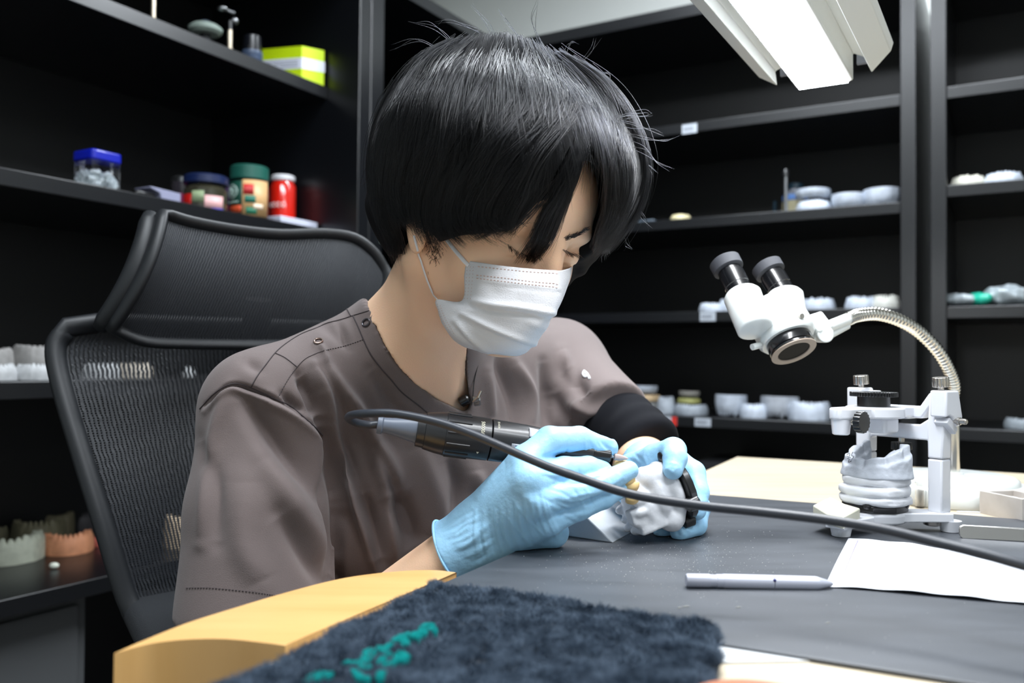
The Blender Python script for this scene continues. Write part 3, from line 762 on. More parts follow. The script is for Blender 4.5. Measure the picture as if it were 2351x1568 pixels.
def eyepiece(pb_, pt, dbm, dtp, pe, de):
    """white barrel from pb_ (bottom) to pt (top), then dark tube to pe"""
    a0 = P(*pb_, dbm); a1 = P(*pt, dtp); a2 = P(*pe, de); a = (a1 - a0).normalized()
    MB().lathe(a0, a1 - a0, [(0, .0165), (.002, .019), ((a1 - a0).length - .003, .0205), ((a1 - a0).length, .0185)], 44).build('barrel', m_mw, mic, ang=50)
    L_ = (a2 - a1).length
    tb_ = MB().lathe(a1, a2 - a1, [(-.002, .0135), (L_ * .25, .0135), (L_ * .26, .0142), (L_ * .62, .0142), (L_ * .63, .0132), (L_ * .8, .0132)], 40).build('eyepiece_tube', m_mb, mic, ang=40)
    MB().lathe(a1 + (a2 - a1) * .72, a2 - a1, [(0, .0145), (.002, .0172), (L_ * .3, .0175), (L_ * .33, .0155), (L_ * .33, .011), (L_ * .2, .010)], 40).build('eyecup', m_rub, mic, ang=50)
eyepiece((1735, 758), (1703, 676), .915, .945, (1664, 602), .968)
eyepiece((1815, 745), (1800, 676), .945, .965, (1760, 612), .985)
MB().cyl(P(1833, 726, .915), P(1833, 726, .915) + RGT * .002 - FWD * .006, .0028).build('set_screw', m_knob, mic)
MB().cyl(P(1745, 792, .93), P(1727, 797, .925), .0035).build('set_screw', m_mw, mic)

# ================================================================== small things on the table
# paper
m_paper = mat('white_paper', (225, 228, 236), .8); m_pr = mat('faint_print', (205, 205, 222), .8); m_prv = mat('violet_line', (120, 110, 190), .7)
pw0 = [PZ(x, y, TZ + .001) for x, y in ((1948, 1239), (1915, 1325), (1895, 1345))]
tl, bl = PZ(1948, 1238, TZ + .001), PZ(1893, 1346, TZ + .001)
tr, br = PZ(2420, 1322, TZ + .001), PZ(2500, 1402, TZ + .001)
def paper_pt(u, v_):
    a = tl.lerp(tr, u); b = bl.lerp(br, u); p = a.lerp(b, v_)
    p = p + (a - b).normalized() * (.0035 * math.sin(u * 3.2) + .001 * math.sin(u * 9))
    z = TZ + .0006 + .010 * max(0, math.sin(math.pi * min(1, u * 1.1))) ** 1.5 * (.3 + .7 * (1 - v_)) * .5 + .0015 * (1 - v_) * (1 - u) + .0008 * math.sin(u * 14 + v_ * 3) ** 2
    return Vector((p.x, p.y, z))
rows = [[paper_pt(i / 60, j / 16) for i in range(61)] for j in range(17)]
pp = MB().grid(rows, flip=False); po = pp.build('order_sheet', m_paper, ang=180); po.modifiers.new('s', 'SOLIDIFY').thickness = .0002
tag(po, 'white printed order sheet curling on the mat at the right', 'paper')
m = MB()
def ink(u0_, v0_, u1_, v1_, w_=.0004):
    n = 14; pts = [paper_pt(u0_ + (u1_ - u0_) * i / n, v0_ + (v1_ - v0_) * i / n) + ZZ * .0004 for i in range(n + 1)]
    m.tube(pts, w_, 4, flat=.3)
ink(.06, .06, .055, .93, .00035); l1 = m.build('ruled_line', m_prv, po)
m = MB()
for k in range(60):
    a = 2 * math.pi * k / 60; uu = .33 + .13 * math.cos(a) * (1 if abs(math.cos(a)) < .8 else 1.02); vv_ = .38 + .15 * math.sin(a)
    if abs(uu - .33) < .006: continue
    ink(uu, vv_ - .012, uu + .004, vv_ + .012, .0004)
ink(.33, .25, .33, .5, .0002); ink(.135, .08, .13, .9, .0002); ink(.155, .08, .15, .9, .0002); ink(.52, .05, .55, .9, .0002)
for k in range(9): ink(.143 + .001 * (k % 2), .12 + .085 * k, .146, .14 + .085 * k, .0004)
for k in range(24): ink(.035 + .004 * math.sin(k), .08 + .03 * k, .045 + .003 * math.sin(k * 2), .085 + .03 * k, .0003)
m.build('print', m_pr, po)
# stylus
m_sil = mat('silver_white_plastic', (190, 192, 206), .35, metal=.2); m_sild = mat('dark_blue_dot', (50, 50, 110), .4)
s0 = PZ(1575, 1332, TZ + .0052); s1 = PZ(1912, 1340, TZ + .0035); sa = s1 - s0; L_ = sa.length; R0 = .0052
st = empty('silver_pen', s0.lerp(s1, .5) - ZZ * .005, 'silver pen lying on the mat with its tip on the white sheet', 'pen')
MB().lathe(s0, sa, [(0, R0 * .78), (.001, R0 * .92), (.017, R0 * .95), (.0172, R0 * .86), (.022, R0 * .86), (.0222, R0 * .94), (.027, R0 * .94)], 32).build('pen_cap', m_sil, st)
MB().lathe(s0, sa, [(.027, R0), (L_ * .59, R0)], 32).build('pen_barrel', m_sil, st)
MB().lathe(s0, sa, [(L_ * .594, R0), (L_ * .88, R0 * .98), (L_ * .90, R0 * .9)], 32).build('pen_barrel', m_sil, st)
MB().lathe(s0, sa, [(L_ * .90, R0 * .88), (L_ * .985, R0 * .38), (L_, R0 * .2)], 32).build('pen_tip', m_sil, st)
bd = (sa.cross(RGT)).normalized(); c = s0 + sa * .592 - FWD * R0 * .85 + ZZ * R0 * .5
MB().sph(c, .0012, 12).build('dot', m_sild, st)
# tweezers
m_tw = mat('tweezer_steel', (180, 178, 176), .3, 1.0)
a0 = PZ(2203, 1234, TZ); a1 = PZ(2440, 1248, TZ)
ta_ = (a1 - a0).normalized(); hgt = .0125
tw = empty('tweezers', a0.lerp(a1, .4), 'steel tweezers lying on the mat at the right edge', 'tweezers')
tn = Vector((ta_.y, -ta_.x, 0));
if tn.y > 0: tn = -tn
for sgn, nm in ((1, 'arm'), (-1, 'arm')):
    L2_ = (a1 - a0).length; pts = []
    o_ = -tn * (.0018 * sgn)
    pl0 = [(0.0, .002), (.002, 0), (L2_, .001), (L2_, hgt * .95), (.004, hgt * .97), (.001, hgt * .85), (0, hgt * .6)]
    tilt = -tn * .35
    q = [a0 + ta_ * u + (ZZ + tilt).normalized() * v_ + o_ - tn * (0.0 if u < .01 else .001 * sgn) for u, v_ in pl0]
    MB().prism(q, tn * .0012).build(nm, m_tw, tw, bevel=.0003)
m = MB(); up_ = (ZZ - tn * .35).normalized()
base = a0 + tn * .0022
def fw(cx_, cz_, s): return lambda x, y: base + ta_ * (cx_ - x * s) + up_ * (cz_ - y * s) + tn * .0004
text_mesh('57E ce', 1, m, fw(.018, .006, .0042)); text_mesh('78M', 1, m, fw(.034, .006, .0040))
for k in range(28):
    a = 2 * math.pi * k / 28; a_ = 2 * math.pi * (k + 1) / 28
    g = lambda a: base + ta_ * (.034 + .0062 * math.cos(a)) + up_ * (.006 + .0029 * math.sin(a)) + tn * .0004
    m.tube([g(a), g(a_)], .00012, 4)
m.build('engraving', mat('engraving_grey', (95, 92, 92), .6), tw)
# stone block tray
m_tray = mat('grey_stone_block', (190, 184, 178), .5, var=(25, .7, (168, 160, 152)))
t0 = PZ(2249, 1178, TZ - .003); t1 = PZ(2347, 1201, TZ - .003); zt_ = PW(2249, 1127, t0, FWD).z
tdx = (t1 - t0).normalized(); tdy = Vector((-tdx.y, tdx.x, 0)); Lx = (t1 - t0).length; hh = (zt_ - TZ + .003)
Ly = .045; tk = .006
tro = empty('stone_tray', t0 + tdx * Lx / 2 + tdy * Ly / 2, 'grey stone mixing tray with white scraps behind the tweezers', 'tray')
def TB(x0, x1, y0, y1, z0, z1): return ((t0 + tdx * (x0 + x1) / 2 + tdy * (y0 + y1) / 2 + ZZ * (z0 + z1) / 2), (x1 - x0, y1 - y0, z1 - z0), (tdx, tdy, ZZ))
m = MB(); Lx2 = Lx
for q in ((0, Lx2, 0, tk, 0, hh), (0, Lx2, Ly - tk, Ly, 0, hh), (0, tk, tk, Ly - tk, 0, hh), (Lx2 - tk, Lx2, tk, Ly - tk, 0, hh), (tk, Lx2 - tk, tk, Ly - tk, 0, hh * .6)): m.box(*TB(*q))
m.build('tray_body', m_tray, tro)
m = MB()
for k in range(7): m.sph(t0 + tdx * rnd.uniform(.012, Lx - .012) + tdy * rnd.uniform(.015, Ly - .015) + ZZ * (hh * .6 + .003), rnd.uniform(.004, .006), 8, (1.4, 1, .6))
m.build('powder_scraps', m_plaster, tro)
# glass vial
m_glass = mat('clear_glass', (250, 248, 246), .03, trans=1.0, spec=.5)
vb = PZ(2112, 1166, TZ - .003); vd = vb.y; hv = (1166 - 1108) / F * vd
vo = MB().lathe(vb, ZZ, [(0, .0035), (.001, .0052), (hv, .0055), (hv, .0047), (.002, .0045), (.0016, .001)], 32)
tag(vo.build('glass_vial', m_glass, ang=50), 'small clear glass vial standing behind the articulator post', 'vial')
# scraps
def scrap(px, py, w_, ang, label, l=.02):
    c = PZ(px, py, TZ - .003); a = Vector((math.cos(ang), math.sin(ang), 0)); b = Vector((-a.y, a.x, 0))
    q = [c - a * l / 2 - b * w_ / 2, c + a * l / 2 - b * w_ * .35, c + a * l * .45 + b * w_ * .5, c - a * l * .4 + b * w_ * .4]
    tag(MB().prism(q, (0, 0, .0016)).build('plastic_strip', m_white, bevel=.0004), label, 'strip')
scrap(2215, 1163, .006, -.35, 'upper of the two white plastic strips between post and stone tray', .034)
scrap(2222, 1177, .005, -.12, 'lower of the two white plastic strips between post and stone tray', .026)
# dust
m_dust = mat('dust', (196, 196, 190), .8)
m = MB()
for k in range(900):
    if k < 560: px = rnd.gauss(1590, 130); py = rnd.gauss(1275, 45)
    elif k < 760: px = rnd.gauss(1400, 150); py = rnd.gauss(1300, 40)
    else: px = rnd.uniform(1150, 2300); py = rnd.uniform(1150, 1500)
    p = PZ(px, py, TZ); u, v_ = uv_of(p)
    if not (u0 + .005 < u < u1 - .01 and v_ > .006): continue
    r = rnd.choice((.00012, .00016, .00016, .0002, .0003, .0004)) 
    p.z = TZ; m.sph(p + ZZ * r * .5, r, 6, (1, 1, .7))
tag(m.build('plaster_dust', m_dust, smooth=False), 'white plaster dust and crumbs scattered over the dark mat', 'dust', kind='stuff')
# scuffs on the mat
m = MB()
for (px, py, l, a) in ((1575, 1392, .006, .3), (1695, 1394, .004, .2), (1905, 1335, .002, 0), (1900, 1430, .004, .5), (1215, 1448, .0015, 0), (1560, 1395, .003, .2)):
    c = PZ(px, py, TZ + .0003); a_ = Vector((math.cos(a), math.sin(a), 0)); m.tube([c - a_ * l / 2, c, c + a_ * l / 2], [.0002, .0007, .0002], 6, flat=.5)
tag(m.build('dust_streak', m_dust), 'faint white powder streaks on the mat between towel and pen', 'dust', kind='stuff')

# ================================================================== bench peg
m_peg = mat('peg_plaster_white', (188, 192, 197), .5, bump=(90, .2), var=(30, .4, (196, 200, 205)))
b0 = PZ(1288, 1229, TZ); b1 = PZ(1408, 1247, TZ); b2 = PZ(1500, 1194, TZ)
ev = b2 - b1; topz = PW(1348, 1178, b0.lerp(b1, .55), FWD).z
bt = b0.lerp(b1, .40); bt = Vector((bt.x, bt.y, 0)) + ZZ * topz
m = MB().prism([b0 - (b1 - b0) * .15, b1, bt, b0 - (b1 - b0) * .15 + ZZ * (topz - TZ)], ev)
tag(m.build('bench_peg', m_peg, bevel=.0012), 'white wedge-shaped bench peg on the mat under the gloved hands', 'bench peg')
# ================================================================== things on the shelves
def spotL(px, zs, b): p = PB(px, 784, b); return Vector((p.x, p.y, zs + .0010)), (p - CAM).dot(FWD)
def spotR(px, zs, a): p = PA(px, 784, a); return Vector((p.x, p.y, zs + .0010)), (p - CAM).dot(FWD)
cast_cache = {}
def cast(loc, width_px, h_px, d, rgb, key, rz, label, group, name='plaster_cast', flip=False, tooth=.3, seed=0):
    """a D-shaped dental cast standing on a shelf; width_px/h_px as seen"""
    w_ = width_px / F * d / 2; h_ = h_px / F * d
    k = (round(w_, 3), round(h_, 3), key, seed)
    if k not in cast_cache:
        m = cast_mesh(w_ * .8, w_ * .85, h_ * (1 - tooth), h_ * tooth, seed, 12, True, 4, h_ * .06, w_ * .16)
        o = m.build(name, pl_mat(key, rgb), None, ang=60); cast_cache[k] = o
    else:
        o = cast_cache[k].copy(); col.objects.link(o)
    o.location = loc; o.rotation_euler = (math.pi if flip else 0, 0, rz)
    if flip: o.location.z += h_ * 1.06
    tag(o, label, 'dental cast', group); return o
WH = (205, 214, 228); G1 = 'plaster casts on the back shelves'
fR_ = math.atan2(-AA.y, -AA.x); fL_ = math.atan2(-BB.y, -BB.x)
def castR(x0, x1, h, zs, a, label, rgb=WH, key='white', rz=0, flip=False, tooth=.3, seed=0, lift=0, grp=G1):
    l, d = spotR((x0 + x1) / 2, zs, a + .03); l.z += lift
    return cast(l, x1 - x0, h, d, rgb, key, fR_ + rz, label, grp, flip=flip, tooth=tooth, seed=seed)
# second back shelf
z = zR[1]
castR(1830, 1905, 26, z, .045, 'lower white cast of the stacked pair beside the blue-labelled bottle', rz=.2, seed=1)
castR(1828, 1903, 22, z, .045, 'upper white cast of the stacked pair beside the blue-labelled bottle', rz=.2, flip=True, lift=.0335, seed=1)
castR(1908, 1984, 34, z, .045, 'white cast between the stacked pair and the tall cast at the post', rz=-.2, seed=2, flip=True)
castR(1987, 2066, 40, z, .045, 'tall white cast right beside the grey shelf post', rz=.3, seed=3, flip=True)
castR(1538, 1582, 17, z, .04, 'small pale yellow cast alone on the second back shelf', (226, 214, 170), 'pale_yellow', seed=4)
l, d = spotR(1495, z, .08)
tag(MB().box(l + ZZ * .004, (.10, .05, .008), AX).build('grey_case', mat('grey_case', (84, 96, 108), .5), bevel=.003), 'flat blue grey case on the second back shelf beside the hair', 'case')
# bottle, lamp pole and teal stand
l, d = spotR(1825, z, .13); k = d / F
bo = empty('reagent_bottle', l, 'clear bottle with a blue label behind the stacked casts', 'bottle')
MB().lathe(l, ZZ, [(0, 27 * k), (1 * k, 28 * k), (50 * k, 28 * k), (62 * k, 17 * k), (66 * k, 16 * k)], 28).build('bottle_body', mat('grey_bottle', (112, 116, 126), .25, coat=.3), bo)
MB().lathe(l + ZZ * 12 * k, ZZ, [(0, 28.4 * k), (24 * k, 28.4 * k)], 28).build('bottle_label', mat('beige_label', (180, 172, 140), .5), bo)
MB().lathe(l + ZZ * 38 * k, ZZ, [(0, 28.5 * k), (12 * k, 28.5 * k)], 28).build('blue_band', mat('blue_band', (100, 140, 205), .4), bo)
MB().lathe(l + ZZ * 66 * k, ZZ, [(0, 18 * k), (10 * k, 18 * k), (12 * k, 14 * k)], 24).build('bottle_cap', mat('teal_cap', (22, 48, 62), .4), bo)
l, d = spotR(1803, z, .05); k = d / F
po_ = empty('metal_rod_stand', l, 'thin upright metal rod in front of the blue-labelled bottle', 'stand')
MB().cyl(l + ZZ * 2 * k, l + ZZ * 86 * k, 5 * k, seg=16).build('rod', m_steel, po_)
MB().lathe(l, ZZ, [(0, 12 * k), (2 * k, 12 * k), (3 * k, 5 * k)], 20).build('foot', m_steel, po_)
MB().lathe(l + ZZ * 86 * k, ZZ, [(0, 8 * k), (10 * k, 8 * k), (16 * k, 4 * k)], 16).build('rod_cap', m_edge, po_)
m_teal = mat('teal_plastic', (16, 58, 78), .45)
l0, d = spotR(1778, z, .20); l1, d1 = spotR(1908, z, .20); k = d / F
st_ = empty('teal_rack', l0.lerp(l1, .5), 'dark teal wire rack around the bottle on the second back shelf', 'rack')
MB().tube([l0 + ZZ * 6 * k, l0 + ZZ * 50 * k], 4 * k, 10).build('upright', m_teal, st_)
MB().tube([l1 + ZZ * 6 * k, l1 + ZZ * 58 * k], 5 * k, 10).build('upright', m_teal, st_)
MB().tube([l1 + ZZ * 58 * k, l1 + ZZ * 60 * k + BB * .05, l1 + ZZ * 44 * k + BB * .10], 4 * k, 8).build('cross_rail', m_teal, st_)
MB().tube([l0 + ZZ * 4 * k, l1 + ZZ * 4 * k], 4 * k, 8).build('base_rail', m_teal, st_)
# right bay, second shelf
z2 = zR2[1]
castR(2188, 2260, 24, z2, .03, 'cast with cream teeth on the shelf right of the grey post', (222, 220, 205), 'ivory', rz=.1, seed=5, tooth=.45)
castR(2264, 2342, 26, z2, .03, 'all-white cast right of the cast with cream teeth', WH, 'white', rz=-.2, seed=6, tooth=.45)
# third shelf
z = zR[2]
castR(1604, 1665, 22, z, .05, 'low white cast above the label, left of the microscope', seed=7, tooth=.4)
castR(1650, 1700, 30, z, .06, 'white cast half hidden behind the left eyepiece barrel', seed=8, tooth=.4)
castR(1842, 1916, 28, z, .05, 'white cast seen between microscope body and gooseneck', seed=9, tooth=.45, rz=.3)
castR(1940, 2008, 30, z, .05, 'white cast above the bend of the gooseneck, left of its pair', seed=10, tooth=.45, rz=-.2)
castR(2004, 2064, 32, z, .05, 'white cast above the bend of the gooseneck, beside the post', (222, 222, 214), 'warm_white', seed=11, tooth=.5, rz=.2)
# bags in the right bay
m_bag = mat('cloudy_plastic_bag', (176, 186, 192), .25, coat=.3, bump=(120, .5)); m_bagt = mat('teal_wrap', (40, 178, 150), .4)
def bag(x0, x1, h, zs, a, m, label, seed, name='plastic_bag'):
    l, d = spotR((x0 + x1) / 2, zs, a); k = d / F; rx = (x1 - x0) / 2 * k; rz_ = h * k / 2
    def f(X):
        c = np.array(l) + np.array([0, 0, rz_]); q = (X - c) * 60 + seed * 7
        s = s_ell(X, c, (rx * .95, .05, rz_ * .95))
        return s + (np.sin(q[:, 0] * 2.1 + q[:, 2] * 3) + np.sin(q[:, 2] * 4.3 + q[:, 1] * 2) * .6 + np.sin(q[:, 0] * 5 - q[:, 1] * 3) * .4) * rz_ * .09
    c = np.array(l); V, Q = surface(f, c - np.array([rx * 1.3, .07, 0]) , c + np.array([rx * 1.3, .07, rz_ * 2.4]), .004)
    V[:, 2] = np.maximum(V[:, 2], zs + .0003)
    return tag(np_obj(name, V, Q, m), label, 'bag', 'plastic bags on the right back shelf')
zb_ = zR2[2]
bag(2170, 2240, 34, zb_, .08, m_bag, 'clear plastic bag at the left of the teal wrap, right of the post', 1)
bag(2222, 2268, 33, zb_, .07, m_bagt, 'teal wrapped bundle between the clear plastic bags', 2, 'wrapped_bundle')
bag(2256, 2370, 52, zb_, .10, m_bag, 'large clear plastic bag right of the teal wrap', 3)
# lowest visible shelf
z = zR[3]
castR(1405, 1442, 48, z, .06, 'pale cast just showing beside the black sleeve', (200, 206, 196), 'pale_green', seed=12)
k4 = lambda: None
castR(1446, 1520, 26, z, .07, 'grey cast at the bottom of the layered stack next to the black sleeve', (120, 122, 122), 'grey', seed=13)
castR(1446, 1516, 14, z, .07, 'tan cast in the middle of the layered stack next to the black sleeve', (205, 178, 140), 'tan', seed=14, lift=.0335, tooth=.2)
castR(1447, 1508, 18, z, .07, 'pale blue white cast on top of the layered stack next to the black sleeve', WH, 'white', seed=15, lift=.052, flip=True)
castR(1512, 1550, 40, z, .05, 'grey white cast leaning in the gap between the two stacks', (176, 184, 194), 'bluegrey', seed=16, rz=.9)
castR(1548, 1624, 24, z, .06, 'wide grey cast at the bottom of the stack with the olive layer', (160, 168, 178), 'greyblue', seed=17)
castR(1556, 1606, 12, z, .06, 'olive yellow cast in the middle of the second stack', (158, 158, 96), 'olive', seed=18, lift=.0305, tooth=.2)
castR(1560, 1604, 14, z, .06, 'grey cast on top of the olive yellow cast', (165, 162, 156), 'warm_grey', seed=19, lift=.046, flip=True)
castR(1642, 1712, 46, z, .05, 'tall rounded white cast right of the olive stack', seed=20, flip=True)
castR(1704, 1762, 32, z, .04, 'low white cast in front of the wide pale cast', seed=21, rz=.5)
castR(1745, 1832, 46, z, .07, 'wide pale cast with tilted teeth behind the low white cast', (196, 202, 212), 'pale', seed=22, flip=True, rz=-.3)
castR(1812, 1905, 42, z, .05, 'white cast partly hidden by the front end of the articulator', seed=23, rz=.2)
castR(2312, 2400, 24, zR2[3], .05, 'grey cast at the right edge of the lowest shelf', (150, 158, 165), 'greyblue2', seed=24)
# dark bag and purple box under the shelf
l, d = spotR(1695, 0, .15)
q = PA(1700, 1060, .15)
m_dark = mat('dark_grey_fabric', (34, 36, 40), .7); m_pur = mat('purple_card', (92, 34, 84), .5)
bx_ = empty('storage_box', Vector((q.x, q.y, zR[3] - .42)), 'dark storage box with purple panels on the floor shelf under the casts', 'box')
def AB3(px, py, a, sx, sy, sz): c = PA(px, py, a); return c, (sx, sy, sz), AX
zlow = zR[3] - .42
cb = Vector((q.x, q.y, zlow + .15)); MB().box(cb, (.22, .18, .30), AX).build('box_body', m_dark, bx_, bevel=.006)
MB().box(cb - AA * .112 + ZZ * .02, (.003, .16, .2), AX).build('purple_panel', m_pur, bx_)
o = MB().box(W(.2, bU3b / 2, zlow - .014), (.34, abs(bU3b) - .09, .026), AX).build('low_shelf_board', m_edge)
tag(o, 'black low shelf board under the storage box', 'shelf')

# ------------------------------------------------------------------ left wall: top shelf
z = zL[0]
m_lime = mat('lime_card', (205, 236, 4), .45); m_limew = mat('box_white_band', (226, 230, 245), .45)
lb, d = spotL(692, z, recess + .035); rb, d2 = spotL(750, z, recess + .006)
e = PB(751, 150, recess + .02); k = d / F
cA = PB(692, 180, recess + .030); cB_ = Vector((PB(750, 190, recess + .10).x, PB(750, 190, recess + .10).y, 0))
fA = Vector((cA.x, cA.y, z)); wv = Vector((.060, .012, 0)); 
wv = Vector((PB(744, 190, recess + .004).x - fA.x, PB(744, 190, recess + .004).y - fA.y, 0)); wl_ = .075; wv = wv.normalized() * max(wv.length, .01)
lv = (BB - AA * .3).normalized() * .105
hb = 84 * k
lbx = empty('lime_box', fA + wv / 2 + lv / 2, 'lime green cardboard box with a white band on the top left shelf', 'box')
for nm, z0, z1, mm_, e_ in (('box_carton', 0, hb, m_lime, 0), ('white_band', hb * .38, hb * .68, m_limew, .0008)):
    b0_ = fA - (wv.normalized() + lv.normalized()) * e_
    MB().prism([b0_ + ZZ * z0, b0_ + wv + wv.normalized() * 2 * e_ + ZZ * z0, b0_ + wv + lv + (wv.normalized() + lv.normalized()) * 2 * e_ + ZZ * z0, b0_ + lv + lv.normalized() * 2 * e_ + ZZ * z0], (0, 0, z1 - z0)).build(nm, mm_, lbx, bevel=.0008 if e_ == 0 else 0)
m = MB()
for i in range(3):
    for j in range(9 - i * 2):
        c = fA + lv * (.12 + .085 * j) - wv.normalized() * .002 + ZZ * (hb * (.60 - .07 * i)); m.box(c, (.0006, .005, .0022), (wv.normalized(), lv.normalized(), ZZ))
m.build('small_print', m_ink, lbx)
l, d = spotL(569, z, recess + .035); k = d / F
jr = empty('dark_glass_jar', l, 'dark upturned glass with blue grey rim left of the lime box', 'glass')
MB().lathe(l, ZZ, [(0, 22 * k), (10 * k, 24 * k), (12 * k, 22 * k), (16 * k, 24 * k), (26 * k, 23 * k)], 28).build('lid', mat('blue_grey_lid', (66, 80, 104), .35), jr)
MB().lathe(l + ZZ * 26 * k, ZZ, [(0, 21 * k), (34 * k, 20 * k), (36 * k, 18 * k)], 28).build('glass', mat('dark_glass_side', (20, 22, 28), .15, coat=.4), jr)
def holder(px, h, label, knob=True):
    l, d = spotL(px, z, recess + .03); k = d / F
    t = empty('articulated_stand', l, label, 'stand', 'metal measuring stands on the top left shelf')
    MB().lathe(l, ZZ, [(0, 6 * k), (3 * k, 7 * k), (12 * k, 7 * k), (13 * k, 5.5 * k), (h * k, 5.5 * k)], 20).build('post', mat('warm_metal', (205, 192, 172), .35, .9), t)
    MB().cyl(l + ZZ * h * k, l + ZZ * (h + 22) * k, 5 * k).build('sleeve', m_edge, t)
    if knob:
        MB().sph(l + ZZ * (h + 26) * k + AA * .012, 9 * k, 16).build('ball_joint', m_steel, t)
        MB().sph(l + ZZ * (h + 42) * k - AA * .022, 9 * k, 16, (1.3, 1, .7)).build('ball_joint', m_steel, t)
        MB().cyl(l + ZZ * (h + 42) * k - AA * .02, l + ZZ * (h + 44) * k + AA * .01, 3.5 * k).build('arm', m_steel, t)
holder(517, 54, 'metal stand with ball joints between the round pad and the dark glass')
holder(339, 60, 'metal stand at the upper left edge, cut by the picture top', False)
l, d = spotL(460, z, recess + .055); k = d / F
t = empty('instrument_turntable', l, 'pale green round instrument pad with dark knob on the top left shelf', 'instrument')
MB().lathe(l, ZZ, [(0, 14 * k), (34 * k, 12 * k)], 24).build('foot', m_dark, t)
MB().lathe(l + ZZ * 34 * k, ZZ, [(0, 30 * k), (6 * k, 37 * k), (14 * k, 38 * k), (20 * k, 30 * k)], 36).build('pad', mat('pale_green_pad', (142, 156, 148), .45), t)
MB().lathe(l + ZZ * 54 * k, ZZ, [(0, 10 * k), (9 * k, 12 * k), (11 * k, 9 * k)], 24).build('knob', mat('slate_knob', (60, 70, 84), .4), t)

# ------------------------------------------------------------------ second left shelf
z = zL[1]
l, d = spotL(216, z, recess + .05); k = d / F
t = empty('screw_top_box', l, 'square clear tub with a blue lid full of white crystals', 'tub')
axb = (AA, BB, ZZ)
def rbox(c, s, r_, h):
    """rounded square column around c"""
    pts = []
    for qx, qy, a0_ in ((1, 1, 0), (-1, 1, 90), (-1, -1, 180), (1, -1, 270)):
        for a in range(0, 91, 18): th = math.radians(a0_ + a); pts.append(c + AA * ((s - r_) * qx + r_ * math.cos(th)) + BB * ((s - r_) * qy + r_ * math.sin(th)))
    return MB().prism(pts, (0, 0, h))
rbox(l, 37 * k, 10 * k, 66 * k).build('tub', mat('clear_bluish_plastic', (248, 249, 255), .04, trans=1.0), t)
rbox(l + ZZ * 62 * k, 39 * k, 12 * k, 25 * k).build('lid', mat('cobalt_lid', (14, 30, 170), .35, coat=.3), t, bevel=.004, seg=3)
m = MB()
for i in range(120):
    c = l + AA * rnd.uniform(-29, 29) * k + BB * rnd.uniform(-29, 29) * k + ZZ * (9 + rnd.uniform(0, 31)) * k; m.sph(c, rnd.uniform(5, 7) * k, 6)
o = m.build('crystals', mat('white_crystals', (240, 250, 250), .5), t, smooth=False); o['kind'] = 'stuff'
l, d = spotL(310, z, recess + .08); k = d / F
tag(MB().box(l + ZZ * 10 * k, (50 * k, 60 * k, 20 * k), AX).build('black_case', m_blk, bevel=.003), 'small black case between the blue-lidded tub and the lilac tray', 'case')
l, d = spotL(372, z, recess + .05); k = d / F
t = empty('lilac_tray', l, 'pale lilac plastic tray beside the jar with red label', 'tray')
m = MB().prism([l + AA * -38 * k + ZZ * 33 * k, l + AA * 45 * k + ZZ * 30 * k, l + AA * 45 * k + ZZ * 0, l - AA * 5 * k, l - AA * 12 * k + ZZ * 22 * k, l - AA * 38 * k + ZZ * 30 * k], BB * .05)
m.build('tray_body', mat('lilac_plastic', (150, 152, 178), .4), t, bevel=.002)
l, d = spotL(420, z, recess + .16); k = d / F
t = empty('drinking_glass', l, 'tall clear glass with a metal rim behind the lilac tray', 'glass')
MB().lathe(l, ZZ, [(0, 30 * k), (78 * k, 31 * k)], 28).build('glass', mat('smoky_glass', (60, 56, 62), .1, coat=.4), t)
MB().lathe(l + ZZ * 78 * k, ZZ, [(0, 31 * k), (10 * k, 30 * k), (14 * k, 24 * k)], 28).build('rim', m_steel, t)
MB().lathe(l + ZZ * 16 * k, ZZ, [(0, 31.5 * k), (34 * k, 31.5 * k)], 28).build('magenta_label', mat('magenta', (170, 24, 100), .4), t)
def jar(px, b, r, h, hl, lid_rgb, body_rgb, label, name, bands, lid_r=None, z=z):
    l, d = spotL(px, z, b); k = d / F; t = empty(name, l, label, 'jar')
    MB().lathe(l, ZZ, [(0, (r - 2) * k), (2 * k, r * k), ((h - hl - 12) * k, r * k), ((h - hl) * k, (r * .8) * k)], 32).build('jar_body', mat(name + '_body', body_rgb, .15, coat=.5), t)
    lr = lid_r or r
    MB().lathe(l + ZZ * (h - hl) * k, ZZ, [(0, lr * .9 * k), (3 * k, lr * k), ((hl - 3) * k, lr * k), (hl * k, lr * .9 * k)], 32).build('lid', mat(name + '_lid', lid_rgb, .4), t)
    for i, (z0, z1, a0_, a1_, rgb, nm) in enumerate(bands):
        m = MB(); n = 14; rr = (r + .4 + .15 * i) * k; rows = []
        for zz in (z0, z1):
            rows.append([l + ZZ * zz * k + RGT * rr * math.sin(math.radians(a0_ + (a1_ - a0_) * j / n)) - FWD * rr * math.cos(math.radians(a0_ + (a1_ - a0_) * j / n)) for j in range(n + 1)])
        m.grid(rows); m.build(nm, mat(name + '_' + nm + str(i), rgb, .45), t, solid=.0002)
    return t, l, k
jar(467, recess + .08, 48, 86, 22, (18, 34, 76), (58, 56, 44), 'glass jar with navy lid and red and pink labels', 'candy_jar',
    [(0, 40, -80, -20, (200, 28, 24), 'red_label'), (20, 46, -18, 15, (150, 168, 130), 'pale_label'), (4, 36, 16, 70, (226, 176, 176), 'pink_label'), (0, 8, 10, 70, (30, 50, 200), 'blue_stripe')], 50)
l, d = spotL(520, z, recess + .16); k = d / F
tag(MB().lathe(l, ZZ, [(0, 22 * k), (85 * k, 22 * k), (90 * k, 16 * k)], 24).build('purple_can', mat('purple_can', (70, 34, 84), .3, .5)), 'purple can hidden behind the jar with the green lid', 'can')
